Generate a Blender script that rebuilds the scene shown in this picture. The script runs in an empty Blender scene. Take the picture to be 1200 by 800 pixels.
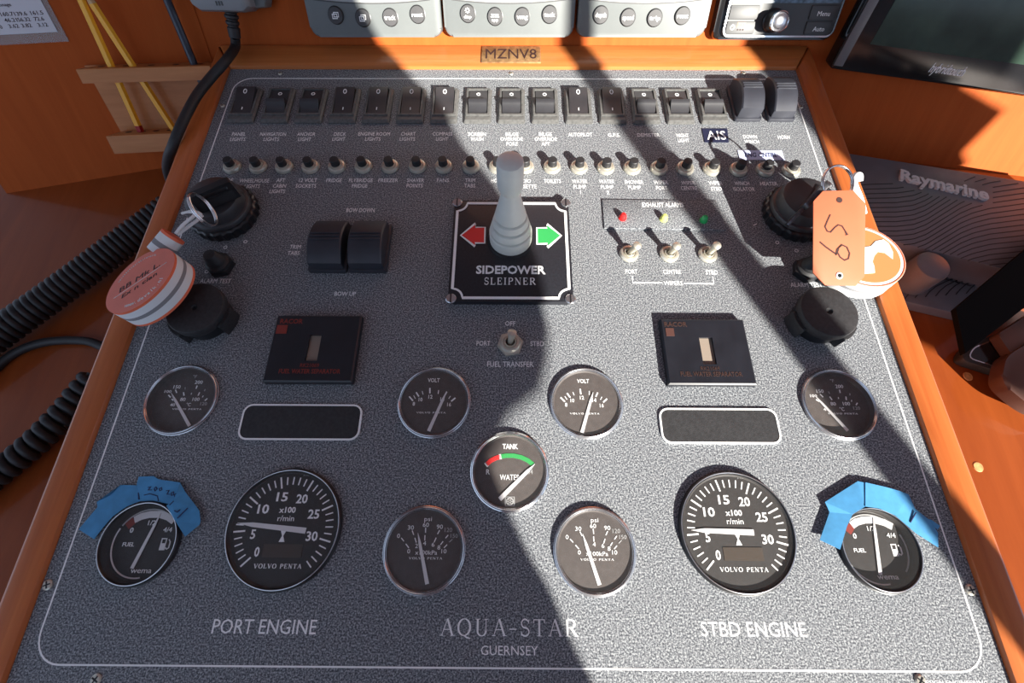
import bpy, bmesh, math, random
from mathutils import Matrix, Vector
random.seed(7)
SC = bpy.context.scene
COL = SC.collection
rad = math.radians

# ------------------------------------------------------------------ camera, light, exposure
TILT = rad(28.5)                       # the helm panel leans back by this much
FP = Matrix.Rotation(TILT, 4, 'X')     # frame of the panel: x across, y up the panel, z out of it
CAM_R = Matrix(((0.9999786513753359, -0.004581336094185879, 0.004659200913942155),
                (0.006061117866142781, 0.9167349831945382, -0.3994499135530292),
                (-0.002441238164762817, 0.3994696258126541, 0.9167431801815168)))
CAM_P = Vector((0.0031, -0.0521, 0.3754))
FPX = 541.46
camd = bpy.data.cameras.new('camera'); camo = bpy.data.objects.new('camera', camd); COL.objects.link(camo)
camd.sensor_width = 36.0; camd.lens = FPX / 1200 * 36; camd.clip_start = 0.01
camo.matrix_world = FP @ (Matrix.Translation(CAM_P) @ CAM_R.to_4x4())
SC.camera = camo
CAMW = camo.matrix_world.copy()

SUN_DIR = (FP.to_3x3() @ Vector((-1.05, 1.80, -1.07))).normalized()   # low sun from behind the helmsman's right shoulder
sund = bpy.data.lights.new('sun', 'SUN'); suno = bpy.data.objects.new('sun', sund); COL.objects.link(suno)
sund.energy = 17.0; sund.angle = rad(0.5); sund.color = (1.0, 0.95, 0.86)
suno.rotation_euler = SUN_DIR.to_track_quat('-Z', 'Y').to_euler()
world = bpy.data.worlds.new('world'); SC.world = world; world.use_nodes = True
wn = world.node_tree.nodes; wl = world.node_tree.links
bg = wn['Background']; bg.inputs['Color'].default_value = (0.60, 0.75, 1.0, 1); bg.inputs['Strength'].default_value = 1.22
SC.view_settings.view_transform = 'Standard'; SC.view_settings.look = 'None'
SC.view_settings.gamma = 1.0; SC.view_settings.use_curve_mapping = False
SC.view_settings.exposure = 0.0
SC.cycles.transparent_max_bounces = 12

# ------------------------------------------------------------------ frames and point helpers
def frame(o, ex, ey):
    ex = Vector(ex).normalized(); ey = Vector(ey); ey = (ey - ex * ey.dot(ex)).normalized(); ez = ex.cross(ey)
    m = Matrix.Identity(4)
    for i in range(3):
        m[i][0], m[i][1], m[i][2], m[i][3] = ex[i], ey[i], ez[i], o[i]
    return m
def at(F, u, v, h=0.0):
    """photo point (u, v) seen on the plane z = h of frame F, in F's own coordinates"""
    Fi = F.inverted()
    c = Fi @ CAMW.translation
    d = Fi.to_3x3() @ (CAMW.to_3x3() @ Vector(((u - 600) / FPX, -(v - 400) / FPX, -1.0)))
    return c + d * ((h - c.z) / d.z)
def P(u, v, h=0.0): return at(FP, u, v, h)
FASC_Y = 0.444
FF = frame((0, FASC_Y, 0.241), (1, 0, 0), (0, 0, 1))                       # fascia behind the panel, upright
_a = FP @ P(995, 182, -0.100)
FR = frame(_a, (math.cos(rad(-8.3)), math.sin(rad(-8.3)), 0), (0, 0, 1))   # right wing board
_b = FP @ P(190, 197, -0.112)
FL = frame(_b, (math.cos(rad(11.47)), math.sin(rad(11.47)), 0), (0, 0, 1)) # left wing board

# ------------------------------------------------------------------ materials
def nmat(name, col, rough=0.5, metal=0.0, coat=0.0, spec=0.5, var=0.0, vscale=60.0, bump=0.0, bscale=200.0, coat_rough=0.08):
    m = bpy.data.materials.new(name); m.use_nodes = True
    nt = m.node_tree; b = nt.nodes['Principled BSDF']
    b.inputs['Base Color'].default_value = (*col, 1); b.inputs['Roughness'].default_value = rough
    b.inputs['Metallic'].default_value = metal; b.inputs['Specular IOR Level'].default_value = spec
    b.inputs['Coat Weight'].default_value = coat; b.inputs['Coat Roughness'].default_value = coat_rough
    tc = nt.nodes.new('ShaderNodeTexCoord')
    n = nt.nodes.new('ShaderNodeTexNoise'); n.inputs['Scale'].default_value = vscale; n.inputs['Detail'].default_value = 4
    nt.links.new(tc.outputs['Object'], n.inputs['Vector'])
    r = nt.nodes.new('ShaderNodeValToRGB')
    k = var
    r.color_ramp.elements[0].position = 0.3; r.color_ramp.elements[1].position = 0.7
    r.color_ramp.elements[0].color = (*[c * (1 - k) for c in col], 1)
    r.color_ramp.elements[1].color = (*[min(1, c * (1 + k)) for c in col], 1)
    nt.links.new(n.outputs['Fac'], r.inputs['Fac']); nt.links.new(r.outputs['Color'], b.inputs['Base Color'])
    if bump:
        n2 = nt.nodes.new('ShaderNodeTexNoise'); n2.inputs['Scale'].default_value = bscale; n2.inputs['Detail'].default_value = 3
        nt.links.new(tc.outputs['Object'], n2.inputs['Vector'])
        bp = nt.nodes.new('ShaderNodeBump'); bp.inputs['Strength'].default_value = bump; bp.inputs['Distance'].default_value = 0.001
        nt.links.new(n2.outputs['Fac'], bp.inputs['Height']); nt.links.new(bp.outputs['Normal'], b.inputs['Normal'])
    return m
def wood(name, dark, light, stretch=(1.5, 40, 40), rough=0.35, coat=0.6, spec=0.3):
    m = bpy.data.materials.new(name); m.use_nodes = True
    nt = m.node_tree; b = nt.nodes['Principled BSDF']; b.inputs['Roughness'].default_value = rough
    b.inputs['Coat Weight'].default_value = coat; b.inputs['Coat Roughness'].default_value = 0.10; b.inputs['Specular IOR Level'].default_value = spec
    tc = nt.nodes.new('ShaderNodeTexCoord'); mp = nt.nodes.new('ShaderNodeMapping'); mp.inputs['Scale'].default_value = stretch
    nt.links.new(tc.outputs['Object'], mp.inputs['Vector'])
    n = nt.nodes.new('ShaderNodeTexNoise'); n.inputs['Scale'].default_value = 3.0; n.inputs['Detail'].default_value = 8; n.inputs['Roughness'].default_value = 0.65
    n.inputs['Distortion'].default_value = 0.4
    nt.links.new(mp.outputs['Vector'], n.inputs['Vector'])
    r = nt.nodes.new('ShaderNodeValToRGB'); r.color_ramp.elements[0].position = 0.28; r.color_ramp.elements[1].position = 0.72
    r.color_ramp.elements[0].color = (*dark, 1); r.color_ramp.elements[1].color = (*light, 1)
    nt.links.new(n.outputs['Fac'], r.inputs['Fac']); nt.links.new(r.outputs['Color'], b.inputs['Base Color'])
    return m
def speckle(name):
    m = bpy.data.materials.new(name); m.use_nodes = True
    nt = m.node_tree; b = nt.nodes['Principled BSDF']; b.inputs['Roughness'].default_value = 0.55; b.inputs['Specular IOR Level'].default_value = 0.35
    tc = nt.nodes.new('ShaderNodeTexCoord')
    n = nt.nodes.new('ShaderNodeTexNoise'); n.inputs['Scale'].default_value = 820; n.inputs['Detail'].default_value = 2; n.inputs['Roughness'].default_value = 0.7
    nt.links.new(tc.outputs['Object'], n.inputs['Vector'])
    r = nt.nodes.new('ShaderNodeValToRGB')
    e = r.color_ramp.elements; e[0].position = 0.36; e[0].color = (0.032, 0.036, 0.046, 1); e[1].position = 0.66; e[1].color = (0.41, 0.43, 0.44, 1)
    x = e.new(0.5); x.color = (0.148, 0.157, 0.174, 1)
    nt.links.new(n.outputs['Fac'], r.inputs['Fac']); nt.links.new(r.outputs['Color'], b.inputs['Base Color'])
    bp = nt.nodes.new('ShaderNodeBump'); bp.inputs['Strength'].default_value = 0.25; bp.inputs['Distance'].default_value = 0.0006
    nt.links.new(n.outputs['Fac'], bp.inputs['Height']); nt.links.new(bp.outputs['Normal'], b.inputs['Normal'])
    return m
def glass(name, tint=(1, 1, 1), dust=0.03, gloss=0.04):
    m = bpy.data.materials.new(name); m.use_nodes = True
    nt = m.node_tree; nt.nodes.remove(nt.nodes['Principled BSDF']); out = nt.nodes['Material Output']
    t = nt.nodes.new('ShaderNodeBsdfTransparent'); t.inputs['Color'].default_value = (*tint, 1)
    g = nt.nodes.new('ShaderNodeBsdfGlossy'); g.inputs['Roughness'].default_value = 0.03
    d = nt.nodes.new('ShaderNodeBsdfDiffuse'); d.inputs['Color'].default_value = (0.8, 0.8, 0.78, 1)
    lw = nt.nodes.new('ShaderNodeLayerWeight'); lw.inputs['Blend'].default_value = 0.5
    pw = nt.nodes.new('ShaderNodeMath'); pw.operation = 'POWER'; pw.inputs[1].default_value = 5.0
    f = nt.nodes.new('ShaderNodeMath'); f.operation = 'MULTIPLY_ADD'; f.inputs[1].default_value = 0.9; f.inputs[2].default_value = gloss
    nt.links.new(lw.outputs['Facing'], pw.inputs[0]); nt.links.new(pw.outputs[0], f.inputs[0])
    m1 = nt.nodes.new('ShaderNodeMixShader'); m2 = nt.nodes.new('ShaderNodeMixShader'); m2.inputs[0].default_value = dust
    nt.links.new(f.outputs[0], m1.inputs[0]); nt.links.new(t.outputs[0], m1.inputs[1]); nt.links.new(g.outputs[0], m1.inputs[2])
    nt.links.new(m1.outputs[0], m2.inputs[1]); nt.links.new(d.outputs[0], m2.inputs[2]); nt.links.new(m2.outputs[0], out.inputs['Surface'])
    return m
M = {}
M['panel'] = speckle('speckled_laminate')
M['white'] = nmat('white_print', (0.88, 0.88, 0.88), 0.6)
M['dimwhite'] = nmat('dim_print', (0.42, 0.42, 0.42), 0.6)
M['teak'] = wood('varnished_teak', (0.38, 0.105, 0.024), (0.56, 0.185, 0.050))
M['teakv'] = wood('varnished_teak_along', (0.38, 0.090, 0.020), (0.56, 0.160, 0.042), (40, 1.5, 40))
M['ply'] = wood('varnished_plywood', (0.37, 0.074, 0.015), (0.46, 0.100, 0.021), (30, 2.0, 30), 0.6, 0.0, 0.06)
M['deskwood'] = wood('shelf_wood', (0.20, 0.040, 0.007), (0.27, 0.060, 0.012), (14, 1.5, 20), 0.45, 0.5, 0.1)
M['rackwood'] = wood('rack_wood', (0.44, 0.165, 0.05), (0.56, 0.235, 0.08), (3, 30, 30), 0.5, 0.1)
M['black'] = nmat('black_plastic', (0.012, 0.012, 0.014), 0.35, var=0.2)
M['rubber'] = nmat('black_rubber', (0.018, 0.018, 0.020), 0.55, var=0.3, bump=0.1, bscale=900)
M['switchbezel'] = nmat('grey_black_bezel', (0.105, 0.105, 0.102), 0.5, var=0.25, vscale=300)
M['rocker'] = nmat('rocker_black', (0.026, 0.026, 0.030), 0.42, spec=0.8, var=0.2)
M['cover'] = nmat('rubber_cover_grey', (0.030, 0.032, 0.042), 0.42, var=0.15)
M['matblack'] = nmat('matt_black', (0.022, 0.022, 0.024), 0.6, var=0.3, vscale=400, bump=0.2, bscale=1500)
M['steel'] = nmat('nickel', (0.62, 0.59, 0.50), 0.32, 0.65, var=0.1)
M['chrome'] = nmat('chrome', (0.75, 0.75, 0.76), 0.12, 1.0)
M['chromegrey'] = nmat('grey_rim', (0.50, 0.50, 0.52), 0.22, 0.9)
M['needle'] = nmat('needle_white', (0.72, 0.70, 0.70), 0.5)
M['dial'] = nmat('dial_brown_black', (0.072, 0.060, 0.056), 0.6, var=0.15, vscale=200)
M['dialblack'] = nmat('dial_black', (0.022, 0.019, 0.018), 0.6, var=0.2, vscale=300)
M['lcd'] = nmat('lcd_brown', (0.055, 0.042, 0.032), 0.4)
M['glass'] = glass('lens', dust=0.015)
M['glassclean'] = glass('lens_clean', dust=0.008)
M['navy'] = nmat('gloss_black_plate', (0.012, 0.013, 0.018), 0.3, var=0.2)
M['plateblack'] = nmat('plate_black', (0.014, 0.015, 0.020), 0.42, var=0.3, vscale=500)
M['red'] = nmat('red_paint', (0.72, 0.03, 0.03), 0.5)
M['green'] = nmat('green_paint', (0.03, 0.32, 0.08), 0.5)
M['grey'] = nmat('light_grey_plastic', (0.66, 0.68, 0.63), 0.5, var=0.04)
M['redled'] = nmat('red_led', (0.75, 0.02, 0.02), 0.15)
M['yellowled'] = nmat('yellow_green_led', (0.55, 0.62, 0.16), 0.15)
M['greenled'] = nmat('green_led', (0.03, 0.42, 0.12), 0.15)
M['darkred'] = nmat('dark_red_print', (0.22, 0.03, 0.02), 0.5)
M['brownprint'] = nmat('brown_print', (0.045, 0.022, 0.018), 0.5)
M['fadedred'] = nmat('faded_red_print', (0.075, 0.032, 0.026), 0.5)
M['beige'] = nmat('beige_window', (0.26, 0.21, 0.17), 0.5)
M['orange'] = nmat('orange_foam', (0.80, 0.16, 0.07), 0.7, var=0.05)
M['orangeface'] = nmat('orange_print', (0.72, 0.19, 0.13), 0.7, var=0.05)
M['amberface'] = nmat('amber_print', (0.50, 0.225, 0.075), 0.7)
M['foam'] = nmat('white_foam', (0.74, 0.76, 0.76), 0.8)
M['greyfoam'] = nmat('grey_foam', (0.24, 0.24, 0.25), 0.8)
M['tag'] = nmat('orange_card', (0.47, 0.125, 0.058), 0.6, var=0.03)
M['ink'] = nmat('dark_ink', (0.035, 0.012, 0.010), 0.7)
M['tape'] = nmat('blue_masking_tape', (0.060, 0.27, 0.52), 0.7, var=0.12, vscale=120)
M['pen'] = nmat('blue_ink', (0.02, 0.03, 0.10), 0.7)
M['yellow'] = nmat('yellow_pencil_paint', (0.95, 0.48, 0.03), 0.35)
M['palewood'] = nmat('pale_wood', (0.62, 0.40, 0.20), 0.6)
M['redend'] = nmat('dark_red_end', (0.35, 0.01, 0.01), 0.5)
M['darkpen'] = nmat('dark_blue_pen', (0.025, 0.035, 0.055), 0.3)
M['paper'] = nmat('white_paper', (0.62, 0.62, 0.66), 0.7)
M['sleeve'] = glass('clear_sleeve', dust=0.18)
M['instgrey'] = nmat('instrument_grey', (0.130, 0.143, 0.143), 0.45, var=0.03)
M['btngrey'] = nmat('button_grey', (0.050, 0.050, 0.053), 0.6)
M['lcdgrey'] = nmat('lcd_pale', (0.30, 0.31, 0.30), 0.3)
M['micgrey'] = nmat('microphone_grey', (0.22, 0.23, 0.24), 0.45)
M['stereogrey'] = nmat('stereo_grey', (0.060, 0.062, 0.064), 0.5)
M['stereolcd'] = nmat('stereo_lcd', (0.10, 0.16, 0.22), 0.3, var=0.6, vscale=250)
M['orangeprint'] = nmat('orange_print_label', (0.75, 0.20, 0.07), 0.5)
M['plotter'] = nmat('gloss_black', (0.010, 0.010, 0.011), 0.12, var=0.2)
M['strip'] = nmat('grey_strip', (0.13, 0.13, 0.14), 0.35)
M['screen'] = nmat('dark_green_screen', (0.028, 0.050, 0.036), 0.12, var=0.55, vscale=14)
M['device'] = nmat('device_slate', (0.13, 0.13, 0.155), 0.35, var=0.08)
M['deviceface'] = nmat('device_side', (0.060, 0.052, 0.048), 0.5)
M['groove'] = nmat('groove_dark', (0.018, 0.018, 0.022), 0.6)
M['brown'] = nmat('brown_plastic', (0.085, 0.042, 0.032), 0.45, var=0.1)
M['brass'] = nmat('worn_brass', (0.42, 0.24, 0.11), 0.4, 0.6, var=0.35, vscale=250)
M['sticker'] = nmat('dark_blue_sticker', (0.012, 0.016, 0.045), 0.5)
M['palelabel'] = nmat('pale_label', (0.55, 0.60, 0.80), 0.6)
M['keymetal'] = nmat('dark_key_metal', (0.14, 0.14, 0.15), 0.3, 0.9, var=0.4, vscale=400)
M['lettergrey'] = nmat('pale_grey_letters', (0.55, 0.55, 0.57), 0.5)
M['deadblack'] = nmat('dull_black', (0.004, 0.004, 0.004), 0.9, spec=0.05)
M['wallpaint'] = nmat('wheelhouse_wall', (0.34, 0.34, 0.36), 0.6)
M['filler'] = nmat('filler_plug', (0.55, 0.27, 0.10), 0.7, var=0.3, vscale=300)

# ------------------------------------------------------------------ mesh builder
def _text_mesh(s, bold):
    cu = bpy.data.curves.new('t', 'FONT'); cu.body = s; cu.size = 1.0; cu.resolution_u = 2; cu.offset = bold; cu.fill_mode = 'BOTH'
    cu.extrude = 0.01
    ob = bpy.data.objects.new('t', cu)
    me = bpy.data.meshes.new_from_object(ob)
    bpy.data.objects.remove(ob); bpy.data.curves.remove(cu)
    return me
_CAP = {}
def _cap(bold):
    if bold not in _CAP:
        me = _text_mesh('H', bold); ys = [v.co.y for v in me.vertices]; _CAP[bold] = (min(ys), max(ys)); bpy.data.meshes.remove(me)
    return _CAP[bold]
class MB:
    def __init__(s): s.bm = bmesh.new(); s.mats = []
    def mi(s, mat):
        m = M[mat]
        if m not in s.mats: s.mats.append(m)
        return s.mats.index(m)
    def merge(s, t, mat, mx=None):
        i = s.mi(mat)
        if mx is not None: bmesh.ops.transform(t, matrix=mx, verts=t.verts)
        for f in t.faces: f.material_index = i
        me = bpy.data.meshes.new('tmp'); t.to_mesh(me); t.free(); s.bm.from_mesh(me); bpy.data.meshes.remove(me)
    def box(s, x0, x1, y0, y1, z0, z1, mat, bev=0.0, mx=None, seg=2):
        t = bmesh.new(); bmesh.ops.create_cube(t, size=1.0)
        for v in t.verts: v.co = Vector(((x0 + x1) / 2 + v.co.x * (x1 - x0), (y0 + y1) / 2 + v.co.y * (y1 - y0), (z0 + z1) / 2 + v.co.z * (z1 - z0)))
        if bev: bmesh.ops.bevel(t, geom=list(t.edges), offset=bev, segments=seg, affect='EDGES', profile=0.5)
        s.merge(t, mat, mx)
    def prism(s, poly, z0, z1, mat, bev=0.0, mx=None, bottom=True):
        """poly: 2-D outline; extruded z0..z1, the top rim optionally rounded"""
        t = bmesh.new()
        a = sum(poly[i][0] * poly[(i + 1) % len(poly)][1] - poly[(i + 1) % len(poly)][0] * poly[i][1] for i in range(len(poly)))
        if a < 0: poly = poly[::-1]
        vb = [t.verts.new((p[0], p[1], z0)) for p in poly]; vt = [t.verts.new((p[0], p[1], z1)) for p in poly]
        top = t.faces.new(vt)
        if bottom: t.faces.new(vb[::-1])
        n = len(poly)
        for i in range(n): t.faces.new((vb[i], vb[(i + 1) % n], vt[(i + 1) % n], vt[i]))
        if bev: bmesh.ops.bevel(t, geom=list(top.edges), offset=bev, segments=2, affect='EDGES', profile=0.5)
        s.merge(t, mat, mx)
    def hull(s, ring_a, ring_b, mat, mx=None):
        """a solid between two matching rings of 3-D points"""
        t = bmesh.new()
        va = [t.verts.new(p) for p in ring_a]; vb = [t.verts.new(p) for p in ring_b]; n = len(va)
        t.faces.new(va[::-1]); t.faces.new(vb)
        for i in range(n): t.faces.new((va[i], va[(i + 1) % n], vb[(i + 1) % n], vb[i]))
        bmesh.ops.recalc_face_normals(t, faces=t.faces)
        s.merge(t, mat, mx)
    def lathe(s, prof, mat, seg=48, mx=None, cap0=False, cap1=False, wob=None):
        t = bmesh.new(); rings = []
        for (r, z) in prof:
            ring = []
            for i in range(seg):
                a = 2 * math.pi * i / seg; rr = r * (wob(i) if wob else 1)
                ring.append(t.verts.new((rr * math.cos(a), rr * math.sin(a), z)))
            rings.append(ring)
        for k in range(len(rings) - 1):
            for i in range(seg):
                j = (i + 1) % seg; t.faces.new((rings[k][i], rings[k][j], rings[k + 1][j], rings[k + 1][i]))
        if cap0: t.faces.new(rings[0][::-1])
        if cap1: t.faces.new(rings[-1])
        s.merge(t, mat, mx)
    def tube(s, pts, r, mat, seg=10, mx=None, closed=False):
        pts = [Vector(p) for p in pts]; n = len(pts); t = bmesh.new(); rings = []
        up = None
        for i in range(n):
            if closed: d = pts[(i + 1) % n] - pts[i - 1]
            else: d = pts[min(i + 1, n - 1)] - pts[max(i - 1, 0)]
            d.normalize()
            if up is None:
                up = Vector((0, 0, 1)) if abs(d.z) < 0.9 else Vector((1, 0, 0))
            a = d.cross(up); a.normalize(); b = a.cross(d); up = b
            rr = r[i] if isinstance(r, (list, tuple)) else r
            rings.append([t.verts.new(pts[i] + a * (rr * math.cos(2 * math.pi * k / seg)) + b * (rr * math.sin(2 * math.pi * k / seg))) for k in range(seg)])
        for i in range(n if closed else n - 1):
            A, B = rings[i], rings[(i + 1) % n]
            for k in range(seg): t.faces.new((A[k], A[(k + 1) % seg], B[(k + 1) % seg], B[k]))
        if not closed: t.faces.new(rings[0][::-1]); t.faces.new(rings[-1])
        bmesh.ops.recalc_face_normals(t, faces=t.faces)
        s.merge(t, mat, mx)
    def ribbon(s, pts, w, z0, z1, mat, mx=None, closed=False):
        """flat stroke along 2-D points; w a width or one width per point"""
        pts = [Vector((p[0], p[1])) for p in pts]; n = len(pts); L, R = [], []
        for i in range(n):
            if closed: a, b = pts[i - 1], pts[(i + 1) % n]
            else: a, b = pts[max(i - 1, 0)], pts[min(i + 1, n - 1)]
            d = b - a
            if d.length < 1e-9: d = Vector((1, 0))
            d.normalize(); nn = Vector((-d.y, d.x))
            k = 1.0
            if (closed or 0 < i < n - 1):
                d1 = (pts[i] - pts[i - 1]); d2 = (pts[(i + 1) % n] - pts[i])
                if d1.length > 1e-9 and d2.length > 1e-9:
                    c = max(-1, min(1, d1.normalized().dot(d2.normalized()))); k = 1 / max(0.5, math.sqrt((1 + c) / 2))
            ww = (w[i] if isinstance(w, (list, tuple)) else w) / 2 * k
            L.append(pts[i] + nn * ww); R.append(pts[i] - nn * ww)
        t = bmesh.new()
        lt = [t.verts.new((p.x, p.y, z1)) for p in L]; rt = [t.verts.new((p.x, p.y, z1)) for p in R]
        lb = [t.verts.new((p.x, p.y, z0)) for p in L]; rb = [t.verts.new((p.x, p.y, z0)) for p in R]
        for i in range(n if closed else n - 1):
            j = (i + 1) % n
            t.faces.new((rt[i], rt[j], lt[j], lt[i])); t.faces.new((lb[i], lb[j], rb[j], rb[i]))
            t.faces.new((lt[i], lt[j], lb[j], lb[i])); t.faces.new((rb[i], rb[j], rt[j], rt[i]))
        if not closed:
            t.faces.new((lt[0], lb[0], rb[0], rt[0])); t.faces.new((rt[-1], rb[-1], lb[-1], lt[-1]))
        s.merge(t, mat, mx)
    def arc(s, r0, r1, a0, a1, z0, z1, mat, n=24, cx=0, cy=0):
        rm = (r0 + r1) / 2
        s.ribbon([(cx + rm * math.cos(rad(a0 + (a1 - a0) * i / n)), cy + rm * math.sin(rad(a0 + (a1 - a0) * i / n))) for i in range(n + 1)], abs(r1 - r0), z0, z1, mat)
    def text(s, txt, cx, cy, h, mat, w=None, z=0.0, th=0.0003, rot=0.0, shear=0.0, bold=0.0, mx=None):
        me = _text_mesh(txt, bold); lo, hi = _cap(bold)
        xs = [v.co.x for v in me.vertices]
        if not xs: bpy.data.meshes.remove(me); return
        x0, x1 = min(xs), max(xs); sy = h / (hi - lo); sx = (w / (x1 - x0)) if w else sy
        c, sn = math.cos(rot), math.sin(rot)
        t = bmesh.new(); t.from_mesh(me); bpy.data.meshes.remove(me)
        for v in t.verts:
            x = (v.co.x - (x0 + x1) / 2) * sx; y = (v.co.y - (lo + hi) / 2) * sy; x += shear * y
            v.co = Vector((cx + x * c - y * sn, cy + x * sn + y * c, z + (th if v.co.z > 0 else 0.0)))
        s.merge(t, mat, mx)
    def sphere(s, c, r, mat, seg=16, sc=(1, 1, 1), mx=None):
        t = bmesh.new(); bmesh.ops.create_uvsphere(t, u_segments=seg, v_segments=seg // 2, radius=r)
        for v in t.verts: v.co = Vector((c[0] + v.co.x * sc[0], c[1] + v.co.y * sc[1], c[2] + v.co.z * sc[2]))
        s.merge(t, mat, mx)
    def sheet(s, pts, th, mat, mx=None):
        t = bmesh.new(); pts = [Vector(p) for p in pts]; n = len(pts)
        a = [t.verts.new(p) for p in pts]; b = [t.verts.new(p - Vector((0, 0, th))) for p in pts]
        t.faces.new(a); t.faces.new(b[::-1])
        for i in range(n): t.faces.new((b[i], b[(i + 1) % n], a[(i + 1) % n], a[i]))
        bmesh.ops.triangulate(t, faces=[f for f in t.faces if len(f.verts) > 4]); bmesh.ops.recalc_face_normals(t, faces=t.faces)
        s.merge(t, mat, mx)
    def build(s, name, parent=None, smooth=35, kind=None, label=None):
        me = bpy.data.meshes.new(name); s.bm.to_mesh(me); s.bm.free()
        for m in s.mats: me.materials.append(m)
        if smooth and me.polygons:
            me.polygons.foreach_set('use_smooth', [True] * len(me.polygons)); me.set_sharp_from_angle(angle=rad(smooth))
        o = bpy.data.objects.new(name, me); COL.objects.link(o)
        if parent is not None: o.parent = parent
        if kind: o['kind'] = kind
        if label: o['label'] = label
        return o
def thing(name, label, cat, x=0, y=0, z=0, rz=0, F=None, group=None):
    o = bpy.data.objects.new(name, None); COL.objects.link(o); o.empty_display_size = 0.01
    o.matrix_world = (FP if F is None else F) @ Matrix.Translation((x, y, z + (0.0002 if F is None else 0.0))) @ Matrix.Rotation(rz, 4, 'Z')
    o['label'] = label; o['category'] = cat
    if group: o['group'] = group
    return o
def structure(name, mb, mx=None):
    o = mb.build(name, kind='structure')
    if mx is not None: o.matrix_world = mx
    return o
def copy_thing(src, x, y, label, rz=0):
    r = src.copy(); COL.objects.link(r); r.matrix_world = FP @ Matrix.Translation((x, y, 0.0002)) @ Matrix.Rotation(rz, 4, 'Z'); r['label'] = label
    for ch in list(src.children):
        c = ch.copy(); COL.objects.link(c); c.parent = r
        for g in list(ch.children):
            d = g.copy(); COL.objects.link(d); d.parent = c
    return r
def size(u, v, w, h, z=0.0, F=None):
    F = FP if F is None else F
    return (abs(at(F, u + w / 2, v, z).x - at(F, u - w / 2, v, z).x), abs(at(F, u, v + h / 2, z).y - at(F, u, v - h / 2, z).y))
def rrect(x0, x1, y0, y1, r, n=5):
    p = []
    for cx, cy, a in ((x1 - r, y1 - r, 0), (x0 + r, y1 - r, 90), (x0 + r, y0 + r, 180), (x1 - r, y0 + r, 270)):
        for i in range(n + 1):
            t = rad(a + 90 * i / n); p.append((cx + r * math.cos(t), cy + r * math.sin(t)))
    return p
def circle(r, n=32, cx=0, cy=0, a0=0): return [(cx + r * math.cos(a0 + 2 * math.pi * i / n), cy + r * math.sin(a0 + 2 * math.pi * i / n)) for i in range(n)]
def smooth_path(pts, n=8):
    pts = [Vector(p) for p in pts]; out = []
    for i in range(len(pts) - 1):
        p0, p1, p2, p3 = pts[max(i - 1, 0)], pts[i], pts[i + 1], pts[min(i + 2, len(pts) - 1)]
        for k in range(n):
            t = k / n
            out.append(0.5 * ((2 * p1) + (p2 - p0) * t + (2 * p0 - 5 * p1 + 4 * p2 - p3) * t * t + (3 * p1 - p0 - 3 * p2 + p3) * t ** 3))
    out.append(pts[-1]); return out
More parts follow.
